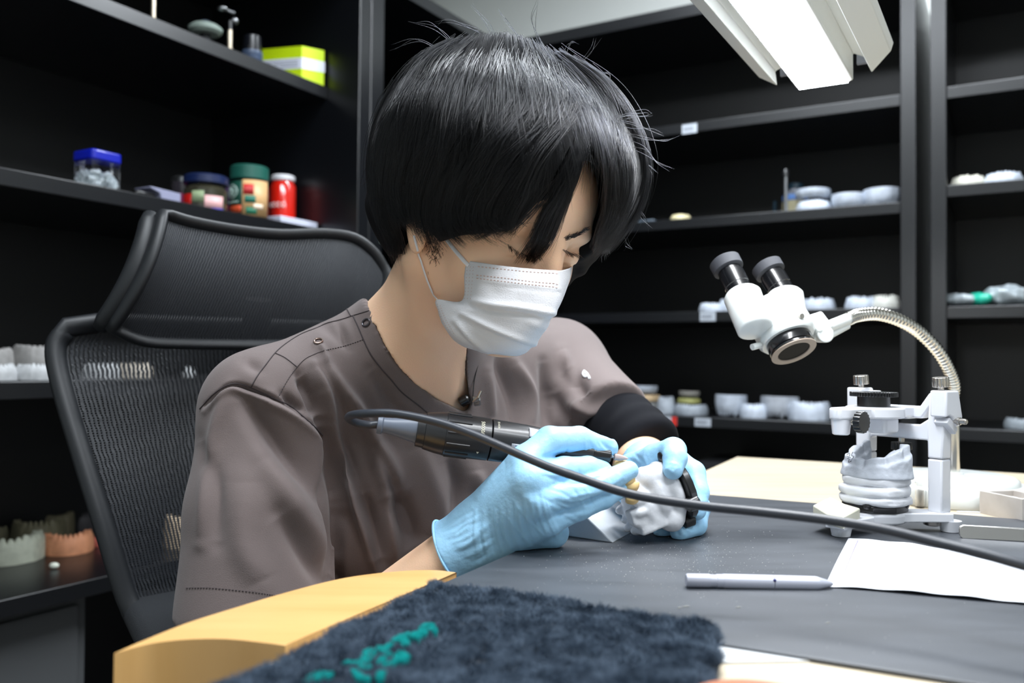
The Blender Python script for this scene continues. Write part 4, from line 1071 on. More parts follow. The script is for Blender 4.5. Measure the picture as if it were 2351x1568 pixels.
tj, lj, kj = jar(567, recess + .06, 43, 122, 34, (30, 92, 80), (54, 44, 34), 'glass jar with green lid and a floral label', 'coffee_jar',
    [(12, 84, -85, -5, (22, 70, 58), 'green_label'), (12, 28, -84, -6, (214, 84, 48), 'orange_stripe'), (4, 86, -4, 85, (214, 172, 120), 'floral_label'),
     (52, 76, 0, 30, (200, 50, 50), 'red_flower'), (8, 24, 8, 40, (24, 110, 80), 'leaf'), (34, 50, 4, 36, (24, 110, 90), 'leaf'), (20, 32, 30, 60, (236, 214, 190), 'pale_flower')])
m = MB()
def onj(a, zz): rr = 43.9 * kj; th = math.radians(a); return lj + ZZ * zz * kj + RGT * rr * math.sin(th) - FWD * rr * math.cos(th)
m.tube([onj(-42 + 22 * math.cos(t_), 60 + 15 * math.sin(t_)) for t_ in np.linspace(0, 2 * math.pi, 20)], 1.6 * kj, 6)
for t_ in np.linspace(0, 2 * math.pi, 7)[:-1]: m.tube([onj(-42, 60), onj(-42 + 14 * math.cos(t_), 60 + 10 * math.sin(t_))], 2.6 * kj, 6)
for j in range(6): m.tube([onj(-66 + 9 * j, 36), onj(-62 + 9 * j, 36)], 2 * kj, 6)
m.build('round_emblem', mat('emblem_white', (190, 214, 205), .5), tj)
tc_, lc, kc = jar(645, recess + .10, 29, 108, 14, (226, 226, 230), (216, 34, 20), 'bright red can standing on a white pad right of the green-lidded jar', 'red_can', [], 27)
m = MB()
for j in range(4):
    a = -45 + 20 * j; cxx = lambda a_, zz: lc + ZZ * zz * kc + (RGT * math.sin(math.radians(a_)) - FWD * math.cos(math.radians(a_))) * 29.6 * kc
    m.tube([cxx(a + 7 * math.cos(t_), 38 + 5 * math.sin(t_)) for t_ in np.linspace(.6 + (j == 3), 5.6, 9)], 1.3 * kc, 5)
m.build('white_lettering', mat('lettering_white', (240, 225, 220), .5), tc_)
tc_.location.z += 0
l, d = spotL(662, z, recess + .05); k = d / F
t = MB().box(l + ZZ * 8 * k, (118 * k, 60 * k, 16 * k), AX).build('white_carton', mat('white_carton', (206, 210, 228), .5), bevel=.002)
tag(t, 'flat white carton under the red can at the end of the shelf', 'carton')
for o in [tc_]: o.location.z += 16.3 * k

# ------------------------------------------------------------------ third left shelf
z = zL[2]; G2 = 'plaster casts on the middle left shelf'
def castL(x0, x1, h, b, label, rgb, key, zs=None, rz=0, flip=False, tooth=.3, seed=0, lift=0, grp=G2):
    l, d = spotL((x0 + x1) / 2, zs if zs is not None else z, b); l.z += lift
    return cast(l, x1 - x0, h, d, rgb, key, fL_ + rz, label, grp, flip=flip, tooth=tooth, seed=seed)
LG = (186, 188, 190)
castL(-60, 38, 38, recess + .06, 'white cast at the left picture edge on the middle shelf', LG, 'lgrey', seed=30)
castL(42, 128, 38, recess + .05, 'white cast with clear teeth beside the chair frame', LG, 'lgrey', seed=31)
castL(-70, 30, 70, recess + .17, 'grey block cast behind, cut by the left picture edge', (150, 148, 146), 'mgrey', seed=32, tooth=.1)
castL(36, 140, 74, recess + .17, 'wide grey block cast behind the cast with clear teeth', (150, 148, 146), 'mgrey', seed=33, tooth=.1)
castL(195, 275, 36, recess + .06, 'left one of the casts seen through the chair mesh', LG, 'lgrey', seed=34)
castL(270, 352, 34, recess + .07, 'right one of the casts seen through the chair mesh', (200, 190, 176), 'warmgrey', seed=35)
castL(424, 446, 24, recess + .06, 'tiny pale cast seen through the chair mesh near the shoulder', LG, 'lgrey', seed=36)
# ------------------------------------------------------------------ lowest left shelf: stood by ground position
z = zL[3]; G3 = 'plaster casts on the lowest left shelf'
def castZ(x0, x1, ybase, h, label, rgb, key, rz=0, tooth=.28, seed=0, flip=False, lift=0):
    p = PZ((x0 + x1) / 2, ybase, z); d = (p - CAM).dot(FWD); p = p + Vector((p.x, p.y, 0)).normalized() * ((x1 - x0) / 2 / F * d * .9); p.z = z + lift + .0004
    return cast(p, x1 - x0, h, d, rgb, key, math.atan2(-p.y, -p.x) + rz, label, G3, flip=flip, tooth=tooth, seed=seed)
castZ(-70, 98, 1302, 62, 'big pale green white cast at the left picture edge on the lowest shelf', (196, 200, 182), 'greenwhite', seed=40, tooth=.3)
castZ(100, 210, 1278, 48, 'orange pink cast beside the big pale cast', (222, 152, 112), 'orange', seed=41, tooth=.3)
castZ(30, 145, 1262, 62, 'olive grey cast behind the orange pink cast', (124, 120, 96), 'olive_grey', seed=42)
castZ(-90, 30, 1260, 60, 'dull olive cast behind the big pale cast', (120, 116, 92), 'olive_grey', seed=43)
castZ(90, 166, 1236, 52, 'tall olive block cast standing behind the others', (116, 110, 88), 'olive_grey2', seed=44, tooth=.1)
castZ(200, 248, 1256, 24, 'red pink cast beside the chair frame', (190, 92, 78), 'redpink', seed=45)
castZ(150, 225, 1222, 42, 'dark grey cast at the back of the lowest shelf', (70, 68, 72), 'dark_grey', seed=46)
castZ(378, 470, 1262, 74, 'beige cast seen through the lower chair mesh', (206, 184, 156), 'beige', seed=47, tooth=.28)
p = PZ(124, 1306, z)
tag(MB().sph(p + ZZ * .006, .0085, 14, (1.1, .8, .7)).build('plaster_tooth', pl_mat('tooth_white', (225, 230, 215))), 'small white loose tooth lying in front of the orange cast', 'tooth')
# white strip hanging behind the hair on the corner unit
l = PB(878, 537, .0) - BB * .004
t = MB().box(l, (.012 * 2.2, .002, 0.048), AX).build('sticker', mat('white_sticker', (150, 165, 160), .5)); tag(t, 'white sticker on the shelf post behind the neck', 'sticker')
# ================================================================== office chair
SV = Vector((.86, .51, 0)).normalized(); FV = Vector((SV.y, -SV.x, 0))      # across the chair / the way it faces
def mesh_mat(name, nu, nv, rgb, hole):
    m = bpy.data.materials.new(name); m.use_nodes = True; nt = m.node_tree; b = nt.nodes['Principled BSDF']; out = nt.nodes['Material Output']
    b.inputs['Base Color'].default_value = lin(rgb) + (1,); b.inputs['Roughness'].default_value = .5
    uv = nt.nodes.new('ShaderNodeUVMap'); sep = nt.nodes.new('ShaderNodeSeparateXYZ'); nt.links.new(uv.outputs[0], sep.inputs[0])
    def M(op, a, b_=None, c=None):
        n = nt.nodes.new('ShaderNodeMath'); n.operation = op
        for i, v_ in enumerate((a, b_, c)):
            if v_ is None: continue
            if isinstance(v_, (int, float)): n.inputs[i].default_value = v_
            else: nt.links.new(v_, n.inputs[i])
        return n.outputs[0]
    nz = nt.nodes.new('ShaderNodeTexNoise'); nz.inputs['Scale'].default_value = 40; nt.links.new(uv.outputs[0], nz.inputs['Vector'])
    wob = M('MULTIPLY', M('SUBTRACT', nz.outputs['Fac'], .5), .9)
    fu = M('FRACT', M('ADD', M('MULTIPLY', sep.outputs[0], nu), wob)); fv = M('FRACT', M('MULTIPLY', sep.outputs[1], nv))
    h = M('MULTIPLY', M('GREATER_THAN', fu, 1 - hole), M('GREATER_THAN', fv, .28))
    t = nt.nodes.new('ShaderNodeBsdfTransparent'); mx = nt.nodes.new('ShaderNodeMixShader')
    nt.links.new(h, mx.inputs[0]); nt.links.new(b.outputs[0], mx.inputs[1]); nt.links.new(t.outputs[0], mx.inputs[2]); nt.links.new(mx.outputs[0], out.inputs[0])
    bp = nt.nodes.new('ShaderNodeBump'); bp.inputs['Strength'].default_value = .6; bp.inputs['Distance'].default_value = .001
    nt.links.new(M('SINE', M('MULTIPLY', fu, 3.14)), bp.inputs['Height']); nt.links.new(bp.outputs[0], b.inputs['Normal'])
    return m
def mesh_sheet(name, rows, m, parent, thick=.0012):
    R, C_ = len(rows), len(rows[0]); b = MB().grid(rows); o = b.build(name, m, parent, ang=180)
    uvl = o.data.uv_layers.new(name='UVMap')
    for poly in o.data.polygons:
        for li in poly.loop_indices:
            vi = o.data.loops[li].vertex_index; uvl.data[li].uv = ((vi % C_) / (C_ - 1), (vi // C_) / (R - 1))
    return o
m_ch = mat('chair_plastic', (18, 21, 25), .5, coat=0); m_chm = mesh_mat('chair_mesh', 100, 190, (20, 24, 30), .42); m_chh = mesh_mat('headrest_mesh', 110, 90, (48, 51, 56), .22)
m_cush = mat('seat_fabric', (18, 22, 27), .9, bump=(900, .5))
chair = empty('office_chair', (0, 0, 0), 'black high-backed mesh office chair with a wide headrest behind the person', 'chair')
# backrest
lft = smooth_pts([P(150, 760, 1.03), P(128, 800, 1.02), P(140, 880, 1.01), P(190, 1050, .99), P(240, 1210, .975), P(290, 1370, .965), P(330, 1440, .96)], 6)
lft = [Vector(p) for p in lft]
wtop = .50; ctr = lft[0] + SV * (wtop / 2)
rows = []; RR = []
for i, p in enumerate(lft):
    off = (p - ctr).dot(SV); q = p - SV * (2 * off); RR.append(q)     # mirrored right edge
    row = []
    for j in range(25):
        u = j / 24; b_ = math.sin(math.pi * u)
        row.append(p.lerp(q, u) - FV * (.035 * b_))
    rows.append(row)
mesh_sheet('back_mesh', rows, m_chm, chair)
toparc = [rows[0][j] + ZZ * .0 for j in range(25)]
c0 = lft[0] + SV * .03 + ZZ * .012; c1 = RR[0] - SV * .03 + ZZ * .012
loop = lft[::-1][:-1] + [lft[0] + ZZ * .004] + [x + ZZ * .012 for x in toparc[2:-2]] + [RR[0] + ZZ * .004] + RR[1:]
bot = [rows[-1][j] - ZZ * .004 for j in range(24, -1, -2)]
MB().tube(loop + bot[1:-1], .0105, 12, closed=True, flat=1.25).build('back_frame', m_ch, chair, ang=180)
bc = rows[-1][12]
MB().tube([bc - FV * .0, bc - FV * .03 - ZZ * .06, bc + FV * .02 - ZZ * .16, bc + FV * .12 - ZZ * .19], .022, 14).build('back_support', m_ch, chair)
MB().tube([lft[-1] - ZZ * 0, lft[-1] - ZZ * .06 + SV * .06, bc - ZZ * .12 + FV * .0], .012, 10).build('back_yoke', m_ch, chair)
MB().tube([RR[-1] - ZZ * 0, RR[-1] - ZZ * .06 - SV * .06, bc - ZZ * .12 + FV * .0], .012, 10).build('back_yoke', m_ch, chair)
# headrest
def hr(px, py, d): return P(px, py, d)
topc = [hr(372, 492, 1.02), hr(440, 512, 1.05), hr(540, 530, 1.09), hr(640, 540, 1.13), hr(740, 538, 1.17), hr(810, 548, 1.19), hr(855, 580, 1.205), hr(880, 618, 1.215)]
botc = [hr(256, 752, .99), hr(330, 782, 1.02), hr(430, 788, 1.06), hr(540, 790, 1.10), hr(640, 790, 1.14), hr(720, 785, 1.165), hr(780, 770, 1.18), hr(815, 745, 1.19)]
midc = [hr(332, 625, .985), hr(395, 640, 1.02), hr(490, 655, 1.06), hr(590, 665, 1.10), hr(690, 665, 1.14), hr(770, 665, 1.165), hr(835, 665, 1.19), hr(880, 670, 1.21)]
topc, botc, midc = [[Vector(p) for p in smooth_pts(c, 4)] for c in (topc, botc, midc)]
rows = []
for k in range(15):
    v_ = k / 14
    rows.append([t_ * ((1 - v_) * (1 - 2 * v_)) + m_ * (4 * v_ * (1 - v_)) + b_ * (v_ * (2 * v_ - 1)) for t_, m_, b_ in zip(topc, midc, botc)])
mesh_sheet('headrest_mesh', rows, m_chh, chair)
le = [r[0] for r in rows]; re = [r[-1] for r in rows]
MB().tube(rows[0][1:-1] + re + rows[-1][::-1][1:-1] + le[::-1], .0066, 12, closed=True, flat=1.5).build('headrest_frame', m_ch, chair, ang=180)
le2 = [p - FV * .016 - SV * .010 for p in le]
MB().tube(le2, [.009] + [.012] * (len(le2) - 2) + [.009], 12).build('headrest_edge', m_ch, chair, ang=180)
hcen = rows[12][14] - FV * .03
MB().tube([hcen + ZZ * .04, hcen - ZZ * .04 - FV * .02, (toparc[12] - FV * .012 - ZZ * .03)], .018, 12).build('headrest_stem', m_ch, chair)
# seat, arm pads, base
sc = ctr + FV * .17; sc = Vector((sc.x, sc.y, TZ - .33))
def fseat(X):
    return s_box(X, sc, (.24, .235, .035), np.array([list(FV), list(SV), [0, 0, 1]]), .034)
V, Q = surface(fseat, np.array(sc) - .37 + np.array([0, 0, .28]), np.array(sc) + .37 - np.array([0, 0, .28]), .012)
np_obj('seat', V, Q, m_cush, chair)
for s_, (px, py, d) in ((-1, (400, 1440, .92)), (1, None or (0, 0, 0))):
    if s_ < 0: pc = P(px, py, d)
    else: pc = pc - SV * 2 * (pc - sc).dot(SV)
    ap = [pc - FV * .10, pc + FV * .12]
    def fpad(X, pc=pc): return s_box(X, pc, (.12, .042, .016), np.array([list(FV), list(SV), [0, 0, 1]]), .015)
    V, Q = surface(fpad, np.array(pc) - .15 + np.array([0, 0, .12]), np.array(pc) + .15 - np.array([0, 0, .12]), .005)
    np_obj('arm_pad', V, Q, m_cush, chair)
    MB().tube([pc - ZZ * .014, pc - ZZ * .12, pc - ZZ * .14 - SV * s_ * .03, Vector((pc.x, pc.y, sc.z - .03)) - SV * s_ * .09], .015, 12).build('arm_post', m_ch, chair)
bc_ = Vector((sc.x, sc.y, 0)); MB().cyl(bc_ + ZZ * .09, bc_ + ZZ * (sc.z - .03), .026).build('gas_column', m_steel, chair)
MB().lathe(bc_ + ZZ * (sc.z - .07), ZZ, [(0, .05), (.03, .10), (.034, .10)], 24).build('tilt_mechanism', m_ch, chair)
for k in range(5):
    a = 2 * math.pi * k / 5 + .3; dv = Vector((math.cos(a), math.sin(a), 0))
    MB().tube([bc_ + ZZ * .11, bc_ + dv * .15 + ZZ * .10, bc_ + dv * .30 + ZZ * .07], [.026, .022, .014], 10).build('leg', m_ch, chair)
    pw = Vector((-dv.y, dv.x, 0)); cw = bc_ + dv * .30 + ZZ * .028
    MB().cyl(cw - pw * .022, cw + pw * .022, .0275, seg=20).build('caster', m_blk, chair)

# ================================================================== towel
m_tow = mat('dark_pile_fabric', (32, 41, 52), .95, sheen=.4, bump=(300, .6)); m_fur = mat('dark_pile_fibre', (56, 72, 90), .75)
zt2 = TZ + .014
def TWp(px, py): return PZ(px, py, zt2)
Lc = [TWp(x, y) for x, y in ((985, 1326), (930, 1352), (880, 1376), (820, 1402), (760, 1428), (690, 1458), (640, 1482), (600, 1500), (530, 1530), (460, 1562), (380, 1600))]
Tc = [TWp(x, y) for x, y in ((985, 1326), (1020, 1333), (1060, 1342), (1120, 1349), (1200, 1357), (1290, 1370), (1370, 1385), (1470, 1400), (1560, 1412), (1618, 1422), (1640, 1432))]
nL, nT = 64, 96
def resamp(pts, n):
    s = smooth_pts(pts, 10); L_ = [0]
    for a, b in zip(s[:-1], s[1:]): L_.append(L_[-1] + float(np.linalg.norm(b - a)))
    t = np.linspace(0, L_[-1], n); S = np.array(s); return [Vector([np.interp(x, L_, S[:, k]) for k in range(3)]) for x in t]
Ls = resamp(Lc, nL); Ts = resamp(Tc, nT)
corner_far = TWp(1615, 1600)
RE = resamp([TWp(1640, 1432), TWp(1652, 1465), TWp(1650, 1500), TWp(1635, 1540), TWp(1600, 1600)], nL)
BE = resamp([Lc[-1], TWp(800, 1640), TWp(1200, 1640), TWp(1600, 1600)], nT)
rows = []
for i in range(nL):
    v_ = i / (nL - 1); row = []
    for j in range(nT):
        u = j / (nT - 1)
        p = Ls[i] * (1 - u) + RE[i] * u + Ts[j] * (1 - v_) + BE[j] * v_ - (Ls[0] * (1 - u) * (1 - v_) + Ts[-1] * u * (1 - v_) + Ls[-1] * (1 - u) * v_ + RE[-1] * u * v_)
        ed = min(u, 1 - u, v_ * 1.2) * 30
        h = .007 * (1 - math.exp(-ed * 1.2)) + .0022 * noise.noise(p * 28) + .0016 * noise.noise(p * 70 + Vector((3, 1, 0)))
        h += .004 * math.exp(-((v_ - .55 + .12 * u) / .05) ** 2) * (u > .35) * (u - .35) + .004 * math.exp(-(v_ / .05) ** 2)
        row.append(Vector((p.x, p.y, zt2 - .010 + h)))
    rows.append(row)
towel = MB().grid(rows, flip=True).build('fleece_cloth', m_tow, ang=180)
sdm = towel.modifiers.new('thickness', 'SOLIDIFY'); sdm.thickness = .0035; sdm.offset = -1
tag(towel, 'dark blue grey fluffy cloth with turquoise lettering on the near table edge', 'cloth')
G = np.array([[list(p) for p in r] for r in rows])
def surf_uv(u, v_):
    x = u * (nT - 1); y = v_ * (nL - 1); i = np.clip(y.astype(int), 0, nL - 2); j = np.clip(x.astype(int), 0, nT - 2); fy = (y - i)[:, None]; fx = (x - j)[:, None]
    return G[i, j] * (1 - fy) * (1 - fx) + G[i + 1, j] * fy * (1 - fx) + G[i, j + 1] * (1 - fy) * fx + G[i + 1, j + 1] * fy * fx
n = 60000
uu = rng.random(n); vv_ = rng.random(n) ; base = surf_uv(uu, vv_)
tuft = np.array([[noise.noise(Vector(b) * 90), noise.noise(Vector(b) * 90 + Vector((9, 9, 9))), 0] for b in base])
dirs = tuft * 1.3 + rng.normal(0, .35, (n, 3)) ; dirs[:, 2] = .55 + rng.random(n) * .3
dirs /= np.linalg.norm(dirs, axis=1)[:, None]
lenf = (.0042 + .003 * rng.random(n))[:, None]
t_ = np.linspace(0, 1, 4)
S = np.stack([base + dirs * lenf * t + np.array([0, 0, -.0012]) * t * t + tuft * .002 * t * t for t in t_], 1)
o = hair_curves('pile', S, .00016, m_fur, towel); o['kind'] = 'stuff'
# turquoise lettering: brush strokes following the traced marks
m_tq = mat('turquoise_print', (10, 186, 184), .8)
def onT(px, py):
    p = PZ(px, py, zt2 - .001); return p
strokes = [[(966, 1458), (975, 1443), (990, 1442), (1000, 1458)], [(966, 1458), (972, 1462), (980, 1452)], [(935, 1462), (948, 1470), (955, 1460), (960, 1470)], [(905, 1478), (925, 1478), (932, 1488), (920, 1470)],
           [(905, 1478), (925, 1466), (930, 1480)], [(868, 1497), (885, 1508), (893, 1512)], [(870, 1494), (885, 1496), (895, 1488), (880, 1505)], [(850, 1520), (858, 1506), (850, 1500), (846, 1512)],
           [(795, 1529), (815, 1530), (835, 1540), (845, 1540)], [(833, 1540), (836, 1518), (842, 1504), (846, 1514), (836, 1530), (820, 1528)], [(870, 1530), (880, 1524), (876, 1518)],
           [(918, 1504), (924, 1518), (918, 1524), (932, 1520), (928, 1508)], [(880, 1536), (905, 1528), (912, 1512)], [(812, 1548), (824, 1562), (845, 1567)], [(868, 1560), (876, 1552), (874, 1566)],
           [(710, 1566), (725, 1556), (742, 1554), (736, 1562), (722, 1568)], [(745, 1556), (758, 1556), (752, 1562)], [(700, 1575), (715, 1570)]]
pts_all = []
for s_ in strokes:
    q = [onT(*p) for p in s_]; q = smooth_pts(q, 10)
    pts_all += q
SS = []
for c in pts_all:
    for _ in range(12):
        a = rng.normal(0, .0004, 2); b = np.array([c[0] + a[0], c[1] + a[1], zt2 - .004]); dz = np.array([rng.normal(0, .14), rng.normal(0, .14), 1.0]); dz /= np.linalg.norm(dz)
        SS.append([b, b + dz * .0028, b + dz * .0056 + np.array([rng.normal(0, .0004), rng.normal(0, .0004), 0])])
o = hair_curves('turquoise_lettering', np.array(SS), .00022, m_tq, towel, taper=False); o['kind'] = 'stuff'; o['label'] = 'turquoise brush lettering'

# ================================================================== hand piece with cord
m_hp = mat('handpiece_black', (30, 31, 34), .36, coat=.15); m_hpg = mat('handpiece_grey', (98, 106, 120), .4); m_hpl = mat('handpiece_silver_patch', (168, 172, 180), .4)
m_hpt = mat('gold_white_print', (226, 222, 200), .5); m_cord = mat('cord_rubber', (44, 48, 56), .42)
H0_ = P(866, 974, .742); H1_ = P(1441, 1053, .775); ha = (H1_ - H0_); HL = ha.length; ha = ha / HL
def hx(px): return (P(px, 974 + (px - 866) * .137, .742 + (px - 866) / 575 * .033) - H0_).dot(ha)
kp = 1 / F * .755
hp = empty('dental_handpiece', H0_ + ha * HL * .5, 'black electric dental handpiece with a grinding tip held in the right glove', 'handpiece')
MB().lathe(H0_, ha, [(0, .0045), (.0003, .0078), (hx(877), .0080), (hx(880), .0066), (hx(900), .0072), (hx(957), .0125 * .95)], 40).build('strain_relief', m_hpg, hp, ang=45)
MB().lathe(H0_, ha, [(hx(956), .0125), (hx(957), .0142), (hx(974), .0150), (hx(975), .0158), (hx(1000), .0178), (hx(1020), .0188)], 48).build('tail_cone', m_hp, hp, ang=35)
hu = ha.cross(FWD).normalized(); hu = hu if hu.z > 0 else -hu; hv_ = ha.cross(hu).normalized()
if hv_.dot(FWD) > 0: hv_ = -hv_                       # hv_ points to the viewer
def HP(t, ang, r):                                     # ang 0 = facing the viewer, + = up
    a = math.radians(ang); return H0_ + ha * t + (hv_ * math.cos(a) + hu * math.sin(a)) * r
MB().lathe(H0_, ha, [(hx(1020), .0186), (hx(1021), .0190), (hx(1078), .0188), (hx(1121), .0184), (hx(1122), .0178)], 64).build('speed_ring', m_hp, hp, ang=35)
m = MB()
for k in range(12):
    a = k * 30 + 12; m.tube([HP(hx(1024), a, .0189), HP(hx(1076), a, .0188)], .0010, 6)
m.build('grip_rib', m_hp, hp)
MB().lathe(H0_, ha, [(hx(1124), .0178), (hx(1125), .0184), (hx(1200), .0176), (hx(1260), .0160), (hx(1300), .0120), (hx(1320), .0095), (hx(1358), .0085)], 64).build('motor_body', m_hp, hp, ang=35)
MB().lathe(H0_, ha, [(hx(1359), .0078), (hx(1363), .0078), (hx(1364), .0070), (hx(1398), .0062), (hx(1401), .0050)], 40).build('collet', m_blk, hp, ang=35)
MB().lathe(H0_, ha, [(hx(1400), .0013), (hx(1411), .0013)], 16).build('shank', m_steel, hp)
MB().lathe(H0_, ha, [(hx(1409), .0016), (hx(1410), .0031), (hx(1422), .0029), (hx(1436), .0016), (hx(1442), .0004)], 28).build('grinding_tip', mat('pink_stone', (176, 156, 150), .8, bump=(600, .3)), hp)
def patch(t0_, t1_, a0_, a1_, r0_, r1_, name, mm_, n=10):
    rows = [[HP(t0_ + (t1_ - t0_) * i / 6, a0_ + (a1_ - a0_) * j / n, (r0_ + (r1_ - r0_) * i / 6) + .0003) for j in range(n + 1)] for i in range(7)]
    return MB().grid(rows).build(name, mm_, hp, solid=.0006)
patch(hx(1168), hx(1240), 5, -35, .0180, .0166, 'dotted_patch', m_hpl)
m = MB()
for i in range(5):
    for j in range(3): m.sph(HP(hx(1178 + i * 10), 0 - j * 12, .0183 - i * .0002), .0007, 8)
m.build('patch_dots', m_hpg, hp)
patch(hx(1205), hx(1300), 30, 62, .0176, .0125, 'pale_sticker', mat('pale_sticker', (205, 205, 212), .5))
m = MB(); r_ = .0191
text_mesh('50000/min', 1, m, lambda x, y: HP(hx(1100) + y * .0046 * -1 * -1, 28 - x * .0046 / r_ * 57.3, r_))
text_mesh('SD-4530', 1, m, lambda x, y: HP(hx(1136) + y * .0026, 55 - x * .0026 / r_ * 57.3, .0186))
m.prism([HP(hx(1093), -31, r_), HP(hx(1099), -31, r_), HP(hx(1096), -38, r_)], hv_ * .0001)
m.build('scale_print', m_hpt, hp)
cp = [(868, 974.5, .742), (845, 975, .740), (815, 969, .730), (800, 959, .712), (812, 952, .694), (850, 949, .680), (910, 950, .672), (1000, 968, .662), (1080, 995, .655), (1160, 1029, .648), (1250, 1068, .640), (1340, 1100, .632), (1450, 1135, .622), (1600, 1160, .608), (1750, 1176, .59), (1900, 1194, .57), (2030, 1216, .55), (2150, 1245, .53), (2260, 1272, .51), (2360, 1300, .495), (2600, 1360, .47), (2900, 1330, .44), (3200, 1240, .44)]
cs = [Vector(p) for p in smooth_pts([P(*c) for c in cp], 14)]
MB().tube(cs, .0033, 16).build('cord', m_cord, hp, ang=180)

# ================================================================== plaster model held in the left glove
Cp = P(1541, 1125, .802); da = (-RGT * .90 - UP * .30 - FWD * .30).normalized()
d1 = (RGT * .316 - UP * .949); d1 = (d1 - da * d1.dot(da)).normalized(); d2 = da.cross(d1).normalized()      # d1 runs down along the plate, d2 sideways
if d2.dot(FWD) > 0: d2 = -d2                                                                              # d2 to the viewer
RP = np.array([list(da), list(d1), list(d2)])
def MP(a, b, c): return Cp + da * a + d1 * b + d2 * c
hm_ = empty('mounted_dental_model', Cp, 'white plaster dental model with tan crowns held between the two gloves', 'dental model')
MB().lathe(MP(-.010, 0, 0), da, [(0, .029), (.001, .0315), (.007, .0315), (.008, .030)], 24).build('mounting_plate', m_blk, hm_, bevel=.0006)
for b_, c_ in ((-.031, .004), (.012, .027), (.030, .006)):
    MB().lathe(MP(-.010, b_, c_), da, [(0, .004), (.002, .007), (.012, .0065), (.013, .004)], 20).build('plate_lug', m_blk, hm_, bevel=.0006)
def f_mod(X):
    q = (X - np.array(Cp)) @ RP.T
    r = None
    for (a, b, c), rad in (((.006, 0, 0), (.013, .030, .028)), ((.020, -.002, 0), (.014, .028, .026)), ((.036, .002, .0), (.012, .026, .024)), ((.014, .022, .012), (.012, .011, .012)), ((.018, -.020, .010), (.016, .011, .012))):
        s = s_ell(q, (a, b, c), rad); r = s if r is None else smin(r, s, .0035)
    for k in range(11):
        th = math.radians(-100 + k * 27); a = .044 + .0015 * ((k * 7) % 3 - 1)
        s = s_ell(q, (a, .0215 * math.sin(th), .0205 * math.cos(th) * 1.0), (.0075, .0047, .0046)); r = smin(r, s, .0028)
    s = s_box(q, (.036, .014, .012), (.013, .010, .009), None, .002); r = smin(r, s, .002)
    s = s_box(q, (.047, .006, .014), (.007, .007, .007), None, .002); r = smin(r, s, .0015)
    return r + np.sin(q[:, 0] * 420 + q[:, 1] * 160) * np.sin(q[:, 1] * 330 + q[:, 2] * 210) * .00022 + np.sin(q[:, 0] * 900) * np.sin(q[:, 2] * 800) * .00008
V, Q = surface(f_mod, np.array(Cp) - .062, np.array(Cp) + .062, .0013)
np_obj('plaster_cast', V, Q, m_plaster, hm_)
m_crown = mat('tan_crown_wax', (222, 190, 132), .45, sss=.1)
for px, py, d, r0 in ((1424, 1069, .778, .0056), (1441, 1104, .766, .0056), (1452, 1117, .766, .0052), (1444, 1120, .772, .005), (1453, 1143, .768, .0056)):
    c = P(px, py, d)
    def f_c(X, c=c, r0=r0):
        q = (X - np.array(c)) @ RP.T; return s_ell(q, (0, 0, 0), (r0 * 1.35, r0, r0)) + np.sin(q[:, 1] * 700) * np.sin(q[:, 2] * 650) * .0005
    V, Q = surface(f_c, np.array(c) - .011, np.array(c) + .011, .0009); np_obj('crown', V, Q, m_crown, hm_)
# ================================================================== the person
m_skin = mat('skin', (250, 206, 172), .46, spec=.4, sss=.15, bump=(700, .12), var=(14, .35, (248, 196, 164)))
m_scrub = mat('taupe_twill', (100, 88, 86), .8, sheen=.15, bump=(1500, .25, 2))
m_und = mat('black_jersey', (14, 15, 20), .95, spec=.2)
m_glove = mat('blue_nitrile', (160, 210, 242), .42, spec=.45, sss=.08, bump=(150, .35, 3))
m_mask = mat('mask_nonwoven', (218, 218, 222), .8, bump=(900, .25)); m_maskd = mat('mask_weld', (206, 178, 170), .8)
m_hair = mat('black_hair_base', (5, 5, 7), .7, spec=.15)
m_thread = mat('dark_thread', (58, 50, 52), .8)
def twill(m, sc):
    nt = m.node_tree; b = nt.nodes['Principled BSDF']; tc = nt.nodes.new('ShaderNodeTexCoord')
    mp = nt.nodes.new('ShaderNodeMapping'); mp.inputs['Rotation'].default_value = (.3, .5, .8); nt.links.new(tc.outputs['Object'], mp.inputs[0])
    wv_ = nt.nodes.new('ShaderNodeTexWave'); wv_.inputs['Scale'].default_value = sc; wv_.inputs['Distortion'].default_value = .4; nt.links.new(mp.outputs[0], wv_.inputs['Vector'])
    bp = nt.nodes.new('ShaderNodeBump'); bp.inputs['Strength'].default_value = .22; bp.inputs['Distance'].default_value = .0006
    nt.links.new(wv_.outputs['Fac'], bp.inputs['Height']); nt.links.new(bp.outputs[0], b.inputs['Normal'])
def nrm(v): return v / np.linalg.norm(v)
def A3(p): return np.array(list(p), float)
yaw, pitch = math.radians(49), math.radians(21)
hF = np.array([math.cos(pitch) * math.sin(yaw), -math.cos(pitch) * math.cos(yaw), -math.sin(pitch)])
hL = np.array([math.cos(yaw), math.sin(yaw), 0]); hU = np.cross(hF, hL)
RH = np.stack([hF, hL, hU]).astype(np.float32)
E_ = A3(P(1284, 573, .762)); H0 = E_ - .1 * hF
def HL_(f, l, u): return H0 + f * hF + l * hL + u * hU
person = empty('person', (0.0, 1.0, 0.0), 'person in taupe scrubs, white mask and blue gloves working at the bench', 'person')
shR = A3(P(604, 952, .84)); shL = np.array([.06, 1.15, ZC - .012]); SVp = nrm((shL - shR) * [1, 1, 0]); FP = np.array([SVp[1], -SVp[0], 0])
RPp = np.stack([FP, SVp, [0, 0, 1]]).astype(np.float32)
c1 = (shR + shL) / 2 + FP * .0 - np.array([0, 0, .135]); c2 = c1 + np.array([-.01, .02, -.25])
nk0 = HL_(-.022, 0, -.055); nkb = A3(P(948, 815, .925)); elR = A3(P(640, 1600, .80)); wrR = A3(P(1056, 1262, .765))
